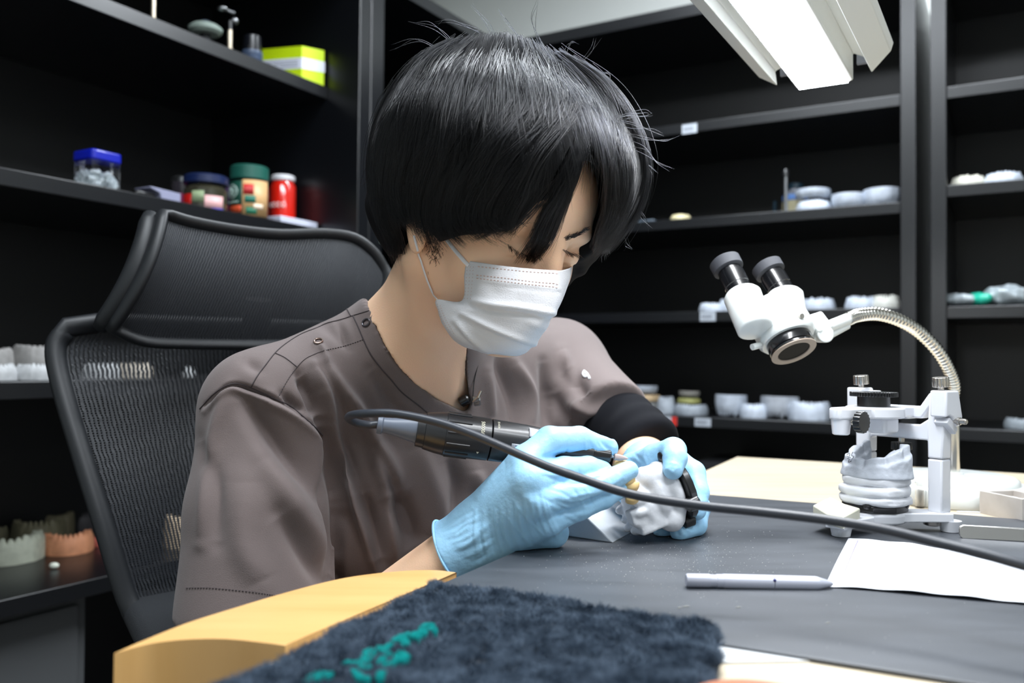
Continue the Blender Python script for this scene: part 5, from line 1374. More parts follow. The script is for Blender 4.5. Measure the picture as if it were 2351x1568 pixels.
elL = A3(P(1466, 1062, 1.0)); wrL = A3(P(1500, 1092, .885))
hemR = A3(P(590, 1420, .78))

neck_poly = [(905, 590), (882, 632), (848, 652), (838, 678), (848, 705), (860, 714), (864, 745), (885, 790), (915, 838), (955, 880), (1005, 915), (1045, 934), (1066, 944), (1076, 936), (1074, 900), (1066, 850), (1070, 790), (1090, 740), (1060, 600), (980, 540)]

def f_head(X):
    q = (X - H0) @ RH.T; ql = q.copy(); ql[:, 1] = np.abs(ql[:, 1])
    s = s_ell(q, (-.004, 0, .030), (.098, .077, .088))
    s = smin(s, s_ell(q, (.047, 0, .036), (.058, .073, .058)), .02)
    s = smin(s, s_ell(q, (.040, 0, -.035), (.055, .058, .076)), .02)
    s = smin(s, s_ell(q, (.068, 0, -.090), (.024, .026, .022)), .02)
    s = smin(s, s_cone(ql, (.0, .052, -.045), (.064, .016, -.092), .018, .014), .016)
    s = smin(s, s_ell(ql, (.056, .038, -.030), (.028, .026, .026)), .022)
    s = smin(s, s_ell(ql, (.084, .028, .014), (.013, .026, .008)), .014)
    s = smax(s, -s_ell(ql, (.112, .032, -.006), (.020, .020, .012)), .012)
    s = smin(s, s_ell(ql, (.0815, .032, -.007), (.0135, .0165, .0125)), .004)
    lid = np.abs(np.sqrt(((ql - np.array([.0815, .032, -.0]) )**2).sum(1)))
    s = smin(s, s_cone(q, (.094, 0, .006), (.103, 0, -.036), .0065, .0100), .012)
    s = smin(s, s_ell(ql, (.097, .011, -.041), (.010, .008, .007)), .005)
    s = smin(s, s_ell(q, (.092, 0, -.068), (.010, .022, .008)), .012)
    # crease under the upper lid
    cr = np.sqrt((ql[:, 2] + .0135 + .20 * (ql[:, 1] - .032) ** 2 / .016) ** 2 + np.maximum(0, .086 - ql[:, 0]) ** 2); mk_ = (np.abs(ql[:, 1] - .032) < .0155)
    s = s + np.where(mk_, .0016 * np.exp(-(cr / .0012) ** 2), 0)
    # ears
    e = s_ell(ql, (.0, .079, -.002), (.015, .006, .030)); e = smin(e, s_ell(ql, (.006, .078, -.030), (.008, .005, .010)), .006)
    e = smax(e, -s_ell(ql, (.003, .087, .004), (.009, .006, .020)), .004)
    return smin(s, e, .006)
def f_body(X):
    s = f_head(X)
    s = smin(s, s_cone(X, nk0, nkb, .052, .060), .022)
    # sternomastoid and larynx
    s = smin(s, s_cone(X, HL_(-.01, -.055, -.05), nkb + FP * .045 - SVp * .0 - np.array([0, 0, .03]), .013, .012), .02)
    tr = smin(s_cone(X, nkb + np.array([0, .0, .01]), shR + np.array([.03, 0, .0]), .052, .046), s_cone(X, nkb + np.array([0, .0, .01]), shL, .052, .046), .03)
    s = smin(s, tr, .03)
    s = smin(s, s_ell(X, c1, (.100, .165, .18), RPp), .04)
    s = smin(s, s_ell(X, c2, (.105, .150, .22), RPp), .05)
    s = smin(s, s_chain(X, [(shR, .046), (elR, .036), (wrR, .0245)], .01), .02)
    s = smin(s, s_chain(X, [(shL, .046), (elL + np.array([0, .02, 0]), .036)], .01), .02)
    s = smin(s, s_cone(X, elL, wrL, .036, .025), .01)
    return s
# ------------------------------------------------------------------ scrub top
hemz = P(590, 1411, .78).z
def f_plain(X):
    s = smin(s_cone(X, nkb + np.array([-.01, .015, .0]), shR + np.array([.0, 0, .004]), .068, .055), s_cone(X, nkb + np.array([0, .015, -.0]), shL, .070, .060), .03)
    s = smin(s, s_cone(X, nk0 * .25 + nkb * .75, nkb, .064, .070), .02)
    s = smin(s, s_ell(X, c1, (.118, .185, .19), RPp), .04)
    s = smin(s, s_ell(X, c2, (.135, .185, .24), RPp), .06)
    sl = s_chain(X, [(shR, .059), (shR * .5 + hemR * .5, .067), (hemR, .072)], .01); sl = smax(sl, hemz - X[:, 2], .003)
    s = smin(s, sl, .022)
    a = A3(P(1395, 968, 1.03)); ax_ = nrm(a - shL); s2 = smax(s_chain(X, [(shL, .060), (a, .056)], .01), (X - a) @ ax_.astype(np.float32) - .004, .006)
    s = smin(s, s2, .03)
    return s
def f_shirt(X):
    s = f_plain(X)
    # neck opening
    x_, y_, d_ = proj_np(X.astype(np.float64)); near_ = (np.abs(s) < .05)
    pd_ = np.full(len(X), 1.0)
    if near_.any(): pd_[near_] = poly_sd(x_[near_], y_[near_], neck_poly) * d_[near_] / F
    cut = np.maximum(pd_, d_ - .985)
    # open collar ring round the neck at the back
    nd = s_cone(X, nk0, nkb, .0565, .0615)
    cut = np.minimum(cut, np.maximum(nd, -(X[:, 2] - (nkb[2] + .02))))
    return smax(s, -cut, .0025).astype(np.float32)
lo = np.minimum.reduce([shR, elR, c2]) - .14; hi = np.maximum.reduce([shL, H0, elL]) + .14; lo[2] = c2[2] - .24; hi[2] = H0[2] + .17
# head separately at fine resolution would leave a seam: one grid for the whole body, refined
V, Q = surface(f_body, lo, hi, .0040); 
Vb, Qb = V, Q
# project the vertices onto the surface a few times for crisp features
def refine(fn, V, it=2, e=.0008):
    for _ in range(it):
        X = V.astype(np.float32); d = fn(X); g = np.stack([fn(X + np.eye(3, dtype=np.float32)[k] * e) - fn(X - np.eye(3, dtype=np.float32)[k] * e) for k in range(3)], 1) / (2 * e)
        g = g / (np.maximum((g * g).sum(1), .2))[:, None]; V = V - g * np.clip(d, -.003, .003)[:, None]
    return V
def subdivide(V, Q, mask=None):
    """one level of quad subdivision (linear), for faces in mask (others kept as triangles fan free: whole mesh is done)"""
    E = np.concatenate([Q[:, [0, 1]], Q[:, [1, 2]], Q[:, [2, 3]], Q[:, [3, 0]]]); Es = np.sort(E, 1)
    U, inv = np.unique(Es, axis=0, return_inverse=True); inv = inv.ravel(); n = len(V); nq = len(Q)
    M = (V[U[:, 0]] + V[U[:, 1]]) / 2; C_ = V[Q].mean(1); e0, e1_, e2_, e3 = [n + inv[i * nq:(i + 1) * nq] for i in range(4)]; c = n + len(U) + np.arange(nq)
    NQ = np.concatenate([np.stack(x, 1) for x in ((Q[:, 0], e0, c, e3), (e0, Q[:, 1], e1_, c), (c, e1_, Q[:, 2], e2_), (e3, c, e2_, Q[:, 3]))])
    return np.concatenate([V, M, C_]), NQ
V, Q = subdivide(V, Q); V = refine(f_body, V)
px_, py_, dd_ = proj_np(V)
# under the clothes the body keeps clear of the cloth
sdn = poly_sd(px_, py_, neck_poly)
for _ in range(3):
    Xf = V.astype(np.float32); fs = f_plain(Xf); e = .001
    g = np.stack([f_plain(Xf + np.eye(3, dtype=np.float32)[k] * e) - f_plain(Xf - np.eye(3, dtype=np.float32)[k] * e) for k in range(3)], 1) / (2 * e); g /= (np.linalg.norm(g, axis=1)[:, None] + .2)
    wgt = np.clip((sdn - 3) / 18, 0, 1) * (V[:, 2] < nkb[2] + .03) * (V[:, 2] > hemz + .012) * (fs < .03) * ~((px_ > 1380) & (py_ > 900)) * ~((px_ > 860) & (py_ > 1180) & (V[:, 1] < .80))
    V = V - g * (np.maximum(0, fs + .024) * wgt)[:, None]
body = np_obj('body', V, Q, m_skin, person)
bvh_body = bvh_np(Vb, Qb)

lo = np.minimum.reduce([shR, hemR, c2]) - .11; hi = np.maximum.reduce([shL, A3(P(1395, 968, 1.03))]) + .12; lo[2] = c2[2] - .10; hi[2] = nk0[2] + .02
V, Q = surface(f_shirt, lo, hi, .0036); V = lap_smooth(V, Q, 2, .5); V, Q = subdivide(V, Q); V = lap_smooth(V, Q, 1, .5)
N = normals(V, Q); x_, y_, d_ = proj_np(V); vd = V - np.array(CAM); facing = np.clip(-(N * vd).sum(1) / np.linalg.norm(vd, axis=1), 0, 1)
vis = facing ** .5
disp = np.zeros(len(V))
# (polyline, height mm (+ ridge, - valley), half width px)
folds = [
 ([(530, 890), (505, 960), (480, 1080), (462, 1250)], 4, 20), ([(560, 905), (590, 960), (650, 1030), (720, 1110), (768, 1180)], -7, 30), ([(620, 915), (700, 985), (760, 1080), (790, 1160)], 4, 26),
 ([(600, 1050), (690, 1180), (760, 1290)], 4, 32), ([(640, 1180), (720, 1290), (770, 1350)], -5, 30), ([(560, 1100), (560, 1250), (600, 1340)], 3, 40), ([(455, 1010), (490, 1100), (500, 1250)], -3, 24),
 ([(742, 975), (757, 1060), (768, 1180), (770, 1330)], -14, 16), ([(690, 858), (715, 905), (735, 960)], -10, 16), ([(650, 905), (672, 925), (700, 945)], -5, 12),
 ([(720, 838), (745, 900), (768, 990), (800, 1110), (840, 1230), (870, 1330)], 7, 15), ([(745, 832), (790, 900), (840, 975), (895, 1060), (925, 1130)], 6, 16), ([(735, 900), (775, 1000), (810, 1090)], -4, 18),
 ([(800, 905), (830, 945), (870, 1000)], 3, 14), ([(850, 1010), (880, 1100), (900, 1200), (910, 1306)], 5, 18), ([(905, 1130), (930, 1190), (960, 1260)], -9, 34), ([(830, 1130), (850, 1200), (870, 1290)], -6, 24),
 ([(960, 1020), (990, 1100), (1010, 1180), (1000, 1240)], 5, 30), ([(1030, 1050), (1050, 1110), (1040, 1180)], -5, 20), ([(1090, 1080), (1100, 1130)], 4, 20),
 ([(850, 850), (900, 930), (950, 980)], -2.5, 20), ([(1150, 800), (1155, 850), (1185, 930), (1190, 1000)], -7, 18), ([(1120, 850), (1125, 920), (1130, 960)], 4, 14), ([(1180, 830), (1215, 900), (1222, 980)], 5, 14),
 ([(1245, 830), (1252, 900), (1252, 990)], -5, 14), ([(1290, 800), (1305, 850), (1320, 885)], 4, 16), ([(1300, 850), (1330, 890), (1345, 905)], -5, 20), ([(1310, 930), (1350, 945), (1400, 930)], 4, 16), ([(1350, 1000), (1385, 985), (1405, 960)], -7, 18),
 ([(1270, 900), (1290, 950), (1330, 990)], -4, 18), ([(700, 725), (760, 760), (800, 800)], -2, 16), ([(560, 830), (600, 850)], -2, 16), ([(735, 790), (745, 810), (752, 840)], 2.5, 7), ([(775, 740), (790, 770), (800, 800)], -2, 9),
 ([(470, 930), (500, 905), (530, 885), (560, 885), (620, 910), (680, 945), (742, 1000)], -3.5, 5), ([(470, 945), (505, 918), (532, 898), (556, 900), (612, 925), (672, 962), (730, 1015)], 2.5, 8)]
for pl, mm_, wd in folds:
    m_ = (x_ > min(p[0] for p in pl) - 4 * wd) & (x_ < max(p[0] for p in pl) + 4 * wd) & (y_ > min(p[1] for p in pl) - 4 * wd) & (y_ < max(p[1] for p in pl) + 4 * wd) & (facing > .02)
    dd, tt = poly_dist(x_[m_], y_[m_], [tuple(p) for p in smooth_pts(pl, 5)])
    disp[m_] += mm_ * .0023 * np.exp(-(dd / (wd * .85)) ** 2) * np.sin(np.clip(tt, .03, .97) * math.pi) ** .5
lown = np.array([noise.noise(Vector(v) * 9) for v in V[::1]]) if len(V) < 400000 else 0
disp = np.clip(disp, -.0145, .016)
V = V + N * (disp * vis + (lown * .0035 if not isinstance(lown, int) else 0))[:, None]
V = lap_smooth(V, Q, 1, .4)
scrub = np_obj('scrub_top', V, Q, m_scrub, person)
bvh_s = bvh_np(V, Q)
def on_shirt(px, py, lift=.0004):
    h = hit(bvh_s, px, py, lift); return h
def seam(pl, r, m, name, parent=scrub, dash=False, n=8, lift=.0003):
    b = MB(); pts = [on_shirt(p[0], p[1], lift) for p in smooth_pts(pl, n)]
    if dash:
        L_ = []
        for a, c in zip(pts[:-1], pts[1:]):
            if a is None or c is None or (a - c).length > .02: continue
            k = max(1, int((a - c).length / .0024))
            for i in range(k): L_.append((a.lerp(c, i / k), a.lerp(c, (i + .6) / k)))
        for a, c in L_: b.tube([a, c], r, 5)
    else:
        run = []
        for p in pts + [None]:
            if p is None or (run and (p - run[-1]).length > .03):
                if len(run) > 1: b.tube(run, r, 6)
                run = [] if p is None else [p]
            else: run.append(p)
    return b.build(name, m, parent)
seam([(779, 674), (792, 700), (805, 725)], .0006, m_thread, 'seam')
seam([(811, 726), (822, 750), (834, 779), (850, 812), (872, 842), (898, 872), (923, 901), (960, 930), (995, 957), (1030, 976)], .0007, m_thread, 'seam')
seam([(857, 711), (820, 722), (783, 734), (752, 742), (727, 753), (690, 768), (655, 790), (632, 810), (610, 838), (590, 865), (577, 888)], .0006, m_thread, 'seam')
seam([(834, 780), (790, 795), (745, 805), (719, 815), (700, 825), (682, 843), (662, 870), (636, 916)], .0004, m_thread, 'stitching', dash=True)
seam([(632, 811), (655, 822), (681, 842)], .0005, m_thread, 'seam')
seam([(459, 939), (490, 905), (525, 883), (558, 883), (614, 907), (668, 934), (706, 965), (742, 1000)], .0006, m_thread, 'seam')
seam([(428, 1350), (480, 1350), (540, 1355), (600, 1362), (645, 1370)], .0004, m_thread, 'stitching', dash=True)
seam([(1445, 905), (1420, 955), (1385, 1000)], .0003, m_thread, 'stitching', dash=True)
m_snap = mat('snap_metal', (160, 140, 130), .3, 1.0); m_snap2 = mat('snap_grey', (84, 82, 86), .3, .8)
for (px, py, mm_) in ((841, 741, m_snap2), (731, 784, m_snap)):
    c = on_shirt(px, py, 0); c2_ = on_shirt(px + 6, py, 0); c3 = on_shirt(px, py + 6, 0); nn = (c2_ - c).cross(c3 - c).normalized()
    if nn.dot(FWD) > 0: nn = -nn
    u = nn.orthogonal().normalized(); w_ = nn.cross(u)
    MB().tube([c + nn * .0008 + (u * math.cos(a) + w_ * math.sin(a)) * .0040 for a in np.linspace(0, 2 * math.pi, 25)[:-1]], .0009, 8, closed=True).build('snap_ring', mm_, scrub)
# white print on the far sleeve
m_wp = mat('white_print_fabric', (236, 236, 238), .7); b = MB()
for pl in ([(1346, 849), (1343, 856), (1347, 862), (1353, 862)], [(1350, 856), (1356, 862), (1358, 868)], [(1348, 852), (1354, 858)]):
    pts = [on_shirt(x - 4, y + 3, .0008) for x, y in smooth_pts(pl, 4)]; pts = [p for p in pts if p is not None]
    if len(pts) > 1: b.tube(pts, .0015, 6)
if b.v: b.build('sleeve_print', m_wp, scrub)

# ------------------------------------------------------------------ undershirt (far sleeve and a bit at the neck)
uE = A3(P(1464, 1030, 1.005))
def f_und(X):
    s = s_chain(X, [(shL * .5 + uE * .5, .048), (uE, .050)], .01); ax_ = nrm(uE - shL + np.array([.02, -.02, -.01])); s = smax(s, (X - uE) @ ax_.astype(np.float32) - .020, .006)
    return s + np.sin((X @ ax_.astype(np.float32)) * 260) * .0010
V, Q = surface(f_und, np.minimum(shL, uE) - .09, np.maximum(shL, uE) + .09, .003); V = lap_smooth(V, Q, 1)
np_obj('undershirt', V, Q, m_und, person)
# trousers and legs under the table
hipc = c2 - FP * .03 + np.array([0, 0, -.12]); kneez = sc.z + .10
def f_leg(X):
    r = None
    for sg in (-1, 1):
        hp_ = np.array([hipc[0], hipc[1], sc.z + .12]) + SVp * .09 * sg; kn_ = hp_ + FP * .40 + SVp * .05 * sg; kn_[2] = sc.z + .12; ft = kn_ + FP * .02; ft[2] = .09; to = ft + FP * .16; to[2] = .05
        s = s_chain(X, [(hp_, .095), (kn_, .066), (ft, .045)], .02); s = smin(s, s_cone(X, ft - np.array([0, 0, .03]), to, .046, .038), .02); r = s if r is None else smin(r, s, .02)
    return smin(r, s_ell(X, np.array([hipc[0], hipc[1], sc.z + .16]), (.13, .18, .13), RPp), .04)
V, Q = surface(f_leg, np.array([hipc[0] - .35, hipc[1] - .65, .0]), np.array([hipc[0] + .65, hipc[1] + .35, sc.z + .32]), .014)
np_obj('trousers', V, Q, mat('dark_trousers', (40, 38, 42), .9), person)

# ------------------------------------------------------------------ gloves
def wrinkle(V, N, x_, y_, facing, lines):
    disp = np.zeros(len(V))
    for pl, mm_, wd in lines:
        m_ = (x_ > min(p[0] for p in pl) - 4 * wd) & (x_ < max(p[0] for p in pl) + 4 * wd) & (y_ > min(p[1] for p in pl) - 4 * wd) & (y_ < max(p[1] for p in pl) + 4 * wd) & (facing > .02)
        if not m_.any(): continue
        dd, tt = poly_dist(x_[m_], y_[m_], [tuple(p) for p in smooth_pts(pl, 4)])
        disp[m_] += mm_ * .001 * np.exp(-(dd / wd) ** 2) * np.sin(np.clip(tt, .05, .95) * math.pi) ** .6
    return V + N * disp[:, None]
def on_table(V):
    q = V - np.array(K); over = (q @ np.array(e2)) > .002
    V[:, 2] = np.where(over, np.maximum(V[:, 2], TZ + .0006), V[:, 2]); return V
def ch(l): return [(A3(P(x, y, d)), r) for x, y, d, r in l]
gR_idx = ch([(1205, 1062, .735, .0135), (1262, 1012, .748, .0125), (1330, 1008, .768, .0112), (1398, 1030, .778, .0085)])
gR_mid = ch([(1215, 1100, .722, .0140), (1295, 1080, .742, .0118), (1350, 1076, .758, .0108), (1382, 1080, .768, .0090)])
gR_rng = ch([(1232, 1150, .722, .0135), (1320, 1130, .735, .0118), (1388, 1108, .752, .0105), (1444, 1080, .768, .0086)])
gR_lit = ch([(1255, 1195, .735, .0125), (1330, 1165, .745, .0108), (1385, 1143, .758, .0095), (1425, 1122, .768, .0082)])
gR_thb = ch([(1130, 1180, .790, .017), (1200, 1080, .800, .0145), (1280, 1035, .800, .0125), (1345, 1045, .795, .0105)])
cufR = A3(P(1035, 1268, .768))
kn_l = [gR_idx[0], gR_mid[0], gR_rng[0], gR_lit[0]]
def f_gR(X):
    s = None
    for c in (gR_idx, gR_mid, gR_rng, gR_lit):
        f = s_chain(X, c, .003); s = f if s is None else smin(s, f, .0016)
    s = smin(s, s_chain(X, gR_thb, .004), .006)
    w0 = A3(P(1100, 1232, .764))
    pal = None
    for (k, r), wo in zip(kn_l, ((-14, -26), (-4, -8), (4, 8), (12, 24))):
        wp = A3(P(1112 + wo[0], 1222 + wo[1], .766)); f = s_cone(X, wp, k, .0205, r + .001); pal = f if pal is None else smin(pal, f, .010)
    pal = smin(pal, s_cone(X, A3(P(1150, 1225, .775)), A3(P(1270, 1222, .758)), .019, .014), .014)
    s = smin(s, pal, .005)
    s = smin(s, s_cone(X, w0, cufR, .0275, .0300), .015)
    a = nrm(cufR - w0).astype(np.float32); s = smax(s, (X - cufR) @ a - .001, .0015)
    return s
pts = np.array([p for c in (gR_idx, gR_mid, gR_rng, gR_lit, gR_thb) for p, _ in c] + [cufR])
V, Q = surface(f_gR, pts.min(0) - .036, pts.max(0) + .036, .0013); V = lap_smooth(V, Q, 1)
N = normals(V, Q); x_, y_, d_ = proj_np(V); vd = V - np.array(CAM); facing = np.clip(-(N * vd).sum(1) / np.linalg.norm(vd, axis=1), 0, 1)
R2 = random.Random(3)
lines = []
for k in range(26):                                    # stretched folds running over the heel of the hand
    t = k / 25; x0 = 1085 + 165 * t; y0 = 1180 - 50 * t + R2.uniform(-8, 8); x1 = 1100 + 185 * t + R2.uniform(-8, 8); y1 = 1300 - 70 * t
    lines.append(([(x0, y0), ((x0 + x1) / 2 - 6, (y0 + y1) / 2 + R2.uniform(-4, 4)), (x1, y1)], R2.choice((.7, -.7, .9, -.5)), R2.uniform(2.5, 4.5)))
for k in range(14):                                    # cuff gathers
    t = k / 13; x0 = 1008 + 60 * t; y0 = 1215 + 85 * t
    lines.append(([(x0 + 4, y0), (x0 + 38 + R2.uniform(-6, 6), y0 - 20 + R2.uniform(-14, 14)), (x0 + 85 + R2.uniform(-20, 10), y0 - 45)], R2.choice((.9, -.8)), R2.uniform(3, 5)))
for (x, y, dx, dy) in ((1360, 1030, 8, 26), (1345, 1025, 4, 28), (1300, 1040, -4, 20), (1375, 1020, 14, 18), (1330, 1085, 5, 18), (1310, 1090, 4, 18), (1400, 1095, 10, 20), (1390, 1105, 9, 20), (1375, 1112, 8, 20), (1420, 1080, 10, 14), (1340, 1160, 8, 20), (1360, 1152, 8, 18), (1322, 1130, 12, 22), (1345, 1122, 10, 22)):
    lines.append(([(x - dx / 2, y - dy / 2), (x, y + 2), (x + dx / 2, y + dy / 2)], R2.choice((-.8, .7)), 3.2))
for (a, b_) in (((1240, 1085), (1300, 1110)), ((1250, 1120), (1320, 1150)), ((1240, 1140), (1330, 1190)), ((1265, 1170), (1330, 1205)), ((1215, 1060), (1270, 1050)), ((1180, 1150), (1250, 1230)), ((1160, 1180), (1220, 1255)), ((1280, 1180), (1370, 1165)), ((1270, 1195), (1350, 1180)), ((1290, 1150), (1370, 1130))):
    lines.append(([a, ((a[0] + b_[0]) / 2 + R2.uniform(-5, 5), (a[1] + b_[1]) / 2 + R2.uniform(-5, 5)), b_], R2.choice((-.8, .8)), R2.uniform(3, 5)))
lines += [([(1255, 1092), (1300, 1106), (1345, 1106), (1395, 1088)], -2.2, 4.5), ([(1275, 1150), (1320, 1160), (1380, 1140), (1430, 1106)], -2.2, 4.5), ([(1240, 1052), (1265, 1046), (1300, 1040)], -1.5, 5), ([(1385, 1003), (1400, 1012), (1412, 1012)], 1.6, 4), ([(1378, 1010), (1392, 1026), (1408, 1036)], -1.8, 5), ([(1408, 1010), (1414, 1024), (1408, 1036)], 1.4, 3.5), ([(1180, 1120), (1215, 1145), (1245, 1170)], 1.2, 12)]
V = wrinkle(V, N, x_, y_, facing, lines); V = lap_smooth(V, Q, 1, .3)
V = on_table(V)
gR = np_obj('glove', V, Q, m_glove, person); gR['label'] = 'light blue glove holding the handpiece'
a = Vector(nrm(cufR - A3(P(1100, 1232, .764)))); cc_ = Vector(cufR) ; u = a.orthogonal().normalized(); w_ = a.cross(u)
MB().tube([cc_ + (u * math.cos(t) + w_ * math.sin(t)) * (.0300 + .0012 * math.sin(3 * t + 1)) + a * (.0012 * math.sin(2 * t)) for t in np.linspace(0, 2 * math.pi, 49)[:-1]], .0011, 8, closed=True).build('cuff_bead', m_glove, gR)
# left glove
gL_idx = ch([(1455, 1078, .850, .0150), (1505, 1050, .820, .0130), (1546, 1034, .800, .0118), (1550, 1052, .786, .0108), (1545, 1078, .778, .0092)])
gL_mid = ch([(1480, 1085, .870, .0140), (1555, 1060, .842, .0120), (1592, 1085, .826, .0112), (1602, 1130, .812, .0105), (1600, 1172, .800, .0088)])
gL_rng = ch([(1490, 1110, .880, .0140), (1560, 1110, .860, .0120), (1606, 1165, .836, .0105), (1598, 1205, .815, .0100), (1560, 1222, .800, .0088)])
gL_lit = ch([(1500, 1130, .885, .0125), (1560, 1160, .868, .0108), (1592, 1205, .848, .0095), (1560, 1219, .826, .0088), (1519, 1220, .815, .0080)])
gL_thb = ch([(1440, 1090, .860, .0165), (1440, 1120, .840, .0140), (1470, 1160, .845, .0120), (1500, 1170, .845, .0105)])
cufL = A3(P(1488, 1070, .905))
def f_gL(X):
    s = None
    for c in (gL_idx, gL_mid, gL_rng, gL_lit):
        f = s_chain(X, c, .003); s = f if s is None else smin(s, f, .003)
    s = smin(s, s_chain(X, gL_thb, .004), .006); pal = None
    for c in (gL_idx, gL_mid, gL_rng, gL_lit):
        f = s_cone(X, A3(P(1490, 1085, .895)), c[0][0], .022, c[0][1]); pal = f if pal is None else smin(pal, f, .012)
    s = smin(s, pal, .008); s = smin(s, s_cone(X, A3(P(1490, 1085, .89)), cufL, .027, .028), .01)
    a = nrm(elL - wrL).astype(np.float32); return smax(s, (X - cufL) @ a - .002, .002)
pts = np.array([p for c in (gL_idx, gL_mid, gL_rng, gL_lit, gL_thb) for p, _ in c] + [cufL])
V, Q = surface(f_gL, pts.min(0) - .034, pts.max(0) + .034, .0014); V = lap_smooth(V, Q, 1)
N = normals(V, Q); x_, y_, d_ = proj_np(V); vd = V - np.array(CAM); facing = np.clip(-(N * vd).sum(1) / np.linalg.norm(vd, axis=1), 0, 1)
lines = []
for (x, y, dx, dy) in ((1536, 1075, 22, -10), (1548, 1066, 24, 4), (1540, 1082, 18, 8), (1552, 1078, 12, -14), (1590, 1110, 22, 30), (1575, 1120, 14, 34), (1600, 1150, 20, 14), (1595, 1175, 24, 6), (1600, 1140, 6, 26), (1580, 1215, 16, 16), (1566, 1222, 10, 18), (1555, 1225, 6, 16), (1598, 1195, 20, 8), (1470, 1055, 26, 26), (1485, 1060, 18, 30), (1500, 1070, 14, 30), (1515, 1045, 10, 20), (1455, 1060, 30, 16)):
    lines.append(([(x - dx / 2, y - dy / 2), (x + R2.uniform(-3, 3), y + R2.uniform(-3, 3)), (x + dx / 2, y + dy / 2)], R2.choice((-.9, .9)), R2.uniform(2.5, 4)))
V = wrinkle(V, N, x_, y_, facing, lines); V = on_table(V)
gL = np_obj('glove', V, Q, m_glove, person); gL['label'] = 'light blue glove holding the plaster model'
# ------------------------------------------------------------------ face mask
ctl = [
 [(1070, 598, .746), (1110, 604, .731), (1160, 611, .724), (1220, 617, .727), (1268, 620, .734), (1287, 621, .744), (1306, 617, .768), (1314, 613, .80)],
 [(1066, 632, .745), (1110, 638, .728), (1160, 646, .720), (1222, 655, .722), (1266, 660, .730), (1286, 660, .742), (1303, 650, .768), (1309, 640, .80)],
 [(1060, 690, .745), (1100, 704, .726), (1160, 714, .718), (1218, 722, .722), (1256, 722, .730), (1277, 708, .744), (1288, 696, .77), (1291, 688, .80)],
 [(1003, 688, .762), (1042, 720, .744), (1095, 746, .728), (1160, 765, .724), (1215, 768, .730), (1250, 752, .746), (1262, 742, .775), (1262, 735, .80)],
 [(1006, 715, .768), (1030, 758, .752), (1080, 790, .740), (1140, 806, .736), (1198, 800, .742), (1236, 778, .756), (1246, 766, .782), (1246, 760, .80)],
 [(1014, 742, .780), (1044, 783, .768), (1090, 806, .760), (1142, 814, .757), (1190, 817, .760), (1222, 800, .770), (1236, 782, .79), (1236, 775, .805)]]
rowsC = [[np.array(list(P(*c))) for c in r] for r in ctl]
r1_ = [smooth_pts(r, 14) for r in rowsC]; cols = [smooth_pts([r[j] for r in r1_], 12) for j in range(len(r1_[0]))]
nv, nu = len(cols[0]), len(cols); Vm = np.array([[cols[j][i] for j in range(nu)] for i in range(nv)]).reshape(-1, 3)
Qm = np.array([(i * nu + j, i * nu + j + 1, (i + 1) * nu + j + 1, (i + 1) * nu + j) for i in range(nv - 1) for j in range(nu - 1)])
N = normals(Vm, Qm)
if (N[len(N) // 2] @ (Vm[len(N) // 2] - np.array(CAM))) > 0: N = -N; flipm = True
else: flipm = False
x_, y_, d_ = proj_np(Vm); dsp = np.zeros(len(Vm))
for pl, a, wd in (([(1085, 690), (1130, 700), (1200, 708), (1278, 722)], 2.2, 7), ([(1085, 704), (1130, 714), (1200, 722), (1270, 734)], -1.8, 7), ([(1060, 720), (1120, 750), (1180, 775), (1228, 790)], 2.2, 7), ([(1060, 732), (1118, 762), (1178, 786), (1220, 800)], -1.6, 7),
                  ([(1044, 735), (1080, 775), (1120, 808)], 1.8, 7), ([(1040, 748), (1070, 785), (1095, 806)], -1.2, 6), ([(1180, 690), (1205, 662), (1225, 650)], .9, 16), ([(1120, 660), (1140, 672), (1180, 672)], -.9, 14), ([(1215, 740), (1240, 752), (1256, 750)], .9, 9),
                  ([(1070, 634), (1130, 648), (1200, 655), (1285, 665)], .5, 4), ([(1070, 642), (1130, 653), (1200, 661), (1285, 671)], -.5, 4)):
    dd, tt = poly_dist(x_, y_, [tuple(p) for p in smooth_pts(pl, 5)]); dsp += a * .0015 * np.exp(-(dd / wd) ** 2) * np.sin(np.clip(tt, .06, .94) * math.pi) ** .5
Vm = Vm + N * dsp[:, None]
if flipm: Qm = Qm[:, ::-1]
mask_o = np_obj('face_mask', Vm, Qm, m_mask, person)
md = mask_o.modifiers.new('thickness', 'SOLIDIFY'); md.thickness = .0011; md.offset = -1
bvh_m = bvh_np(Vm, Qm)
b = MB()
def dash_row(pl, n, l, w_):
    S = smooth_pts(pl, 10); S = np.array(S); L_ = np.concatenate([[0], np.cumsum(np.hypot(*(S[1:] - S[:-1]).T))])
    for k in range(n):
        t0_ = L_[-1] * (k + .3) / n; pts = []
        for tt in (t0_, t0_ + l):
            x = np.interp(tt, L_, S[:, 0]); y = np.interp(tt, L_, S[:, 1]); p = hit(bvh_m, x, y, .0001)
            if p is not None: pts.append(p)
        if len(pts) == 2 and (pts[0] - pts[1]).length < .01: b.tube(pts, w_, 5, flat=.4)
dash_row([(1095, 612), (1160, 619), (1220, 625), (1282, 628)], 22, 4, .0006)
dash_row([(1092, 626 + 6), (1160, 639), (1220, 647), (1282, 652)], 24, 4, .0006)
dash_row([(1092, 639), (1160, 647), (1220, 654), (1281, 660)], 24, 4, .0006)
for dx in (4, 11, 18): dash_row([(1069 + dx, 610), (1066 + dx, 650), (1062 + dx, 690)], 10, 1.5, .00045)
dash_row([(1002, 690), (1012, 725), (1035, 765)], 14, 1.5, .00045); dash_row([(1010, 700), (1022, 730), (1044, 768)], 13, 1.5, .00045)
b.build('weld_dots', m_maskd, mask_o)['kind'] = 'stuff'
m_loop = mat('white_elastic', (232, 232, 236), .8)
